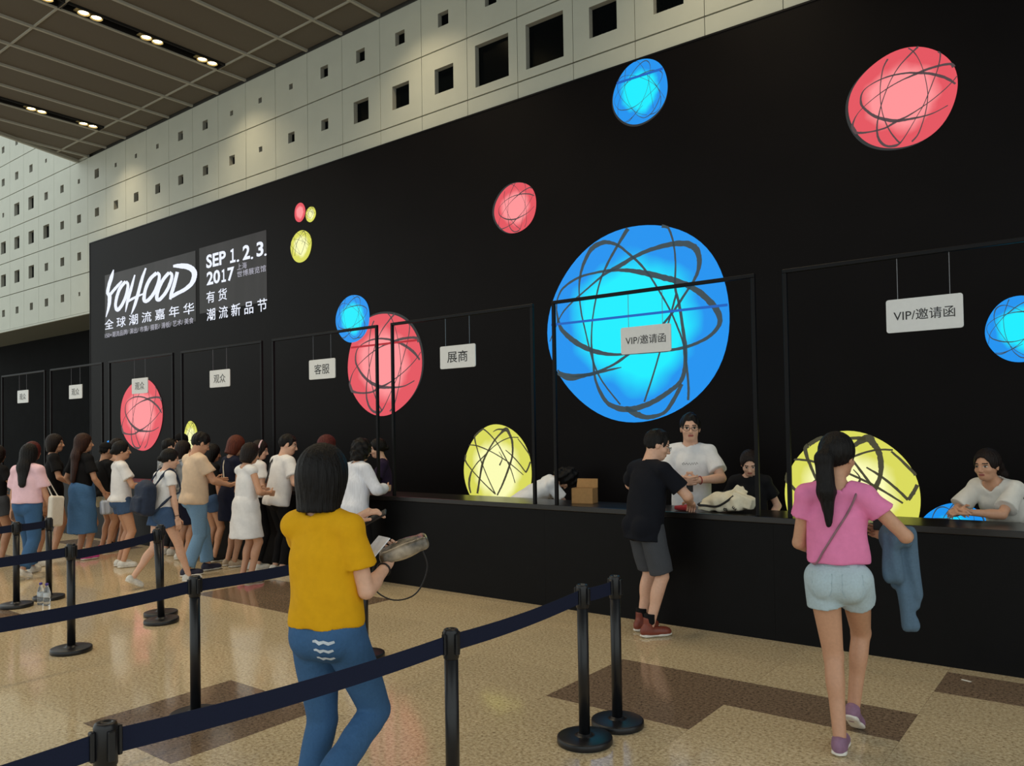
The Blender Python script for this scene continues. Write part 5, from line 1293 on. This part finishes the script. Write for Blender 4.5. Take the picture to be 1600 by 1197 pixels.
M_CARD = mat('cardboard', '#a9804f', .8, noise=.08, nscale=40)
r = empty('cardboard_box', (-4.22, 6.62, ZC), .25); tag(r, 'open brown cardboard box standing on the counter', 'box')
m = MB().box(-.11, .11, -.08, -.076, 0, .15).box(-.11, .11, .076, .08, 0, .15).box(-.11, -.106, -.08, .08, 0, .15).box(.106, .11, -.08, .08, 0, .15).box(-.11, .11, -.08, .08, 0, .004)
m.build('box_body', M_CARD, r)
m = MB(); m.add([(-.11, .08, .15), (.11, .08, .15), (.105, .10, .235), (-.105, .10, .235), (-.11, .084, .15), (.11, .084, .15), (.105, .104, .235), (-.105, .104, .235)], [(0, 1, 2, 3), (7, 6, 5, 4), (0, 4, 5, 1), (1, 5, 6, 2), (2, 6, 7, 3), (3, 7, 4, 0)]); m.build('box_flap', M_CARD, r)

# rumpled canvas tote lying on the counter
M_CANV = mat('canvas_cream', '#e6dfc8', .85, noise=.06, bump=.5, bscale=14, spec=.2)
r = empty('canvas_tote', (-2.70, 6.50, ZC), -.2); tag(r, 'rumpled cream canvas tote with black handles lying on the counter', 'bag')
S = SDF(); fl_ = np.array([0, 0, -1.0]); gz = np.array([0, 0, .004])
S.rbox((-.02, 0, .06), (.19, .10, .06), .03, rotm(0, 0, -.12), .02, clips=[(gz, fl_)]); S.ell((-.07, -.01, .085), (.13, .10, .075), rotm(0, 0, -.1), .02, clips=[(gz, fl_)])
S.rbox((.05, .03, .135), (.12, .016, .055), .012, rotm(.1, -.25, -.35), .025); S.rbox((.17, -.02, .10), (.09, .05, .05), .015, rotm(.2, 0, .35), .02); S.rbox((.12, .02, .17), (.055, .012, .04), .01, rotm(0, -.2, .55), .015)
S.rbox((-.17, -.09, .035), (.05, .04, .030), .012, rotm(.5, 0, .1), .02)
S.fold = lambda P: .0035*(np.sin(62*P[:, 0]+30*P[:, 2])+np.sin(38*P[:, 1]-43*P[:, 0]+1))
V, Q = net(S, .006); V[:, 2] -= V[:, 2].min(); tb = np_obj('bag_body', V, Q, [M_CANV], r)
def on_bag(x, z, off=.004):
    P = np.array([[x, -.35, z]])
    for _ in range(40): P = P+np.array([0, 1, 0])*np.clip(S.at(P), -.04, .04)[:, None]*.8
    return P[0]+np.array([0, -off, 0])
MB().tube(catmull([on_bag(-.17, .13, .0), on_bag(-.19, .07), on_bag(-.13, .055), on_bag(-.03, .055), on_bag(.05, .095), on_bag(.12, .15, .0)], 6), .010, 6).build('handle', M_BLK, r, True)
MB().tube(catmull([(-.16, .02, .13), (-.10, .0, .165), (-.03, .01, .17), (.03, .03, .19)], 6), .006, 6).build('handle', M_BLK, r, True)
for ch, x, z, a in (('B', .045, .035, 1.3), ('E', .135, .05, .9)):
    tv, tf = text_geo(ch, .02); tv = tv-tv.mean(0); c, s_ = math.cos(a), math.sin(a)
    mesh_obj('lettering', [on_bag(x+(p[0]*c-p[1]*s_)*.055, z+(p[0]*s_+p[1]*c)*.055, .003) for p in tv], tf, M_INK, r)
S = SDF(); S.rbox((0, 0, .02), (.09, .05, .02), .015); S.ell((.03, 0, .035), (.06, .04, .02), None, .02)
prop('red_pouch', S, mat('red_cloth', '#a51f2b', .7), 'small red packet on the counter beside the man in black', 'packet', (-3.06, 6.43, ZC+.003), -.3, .006)
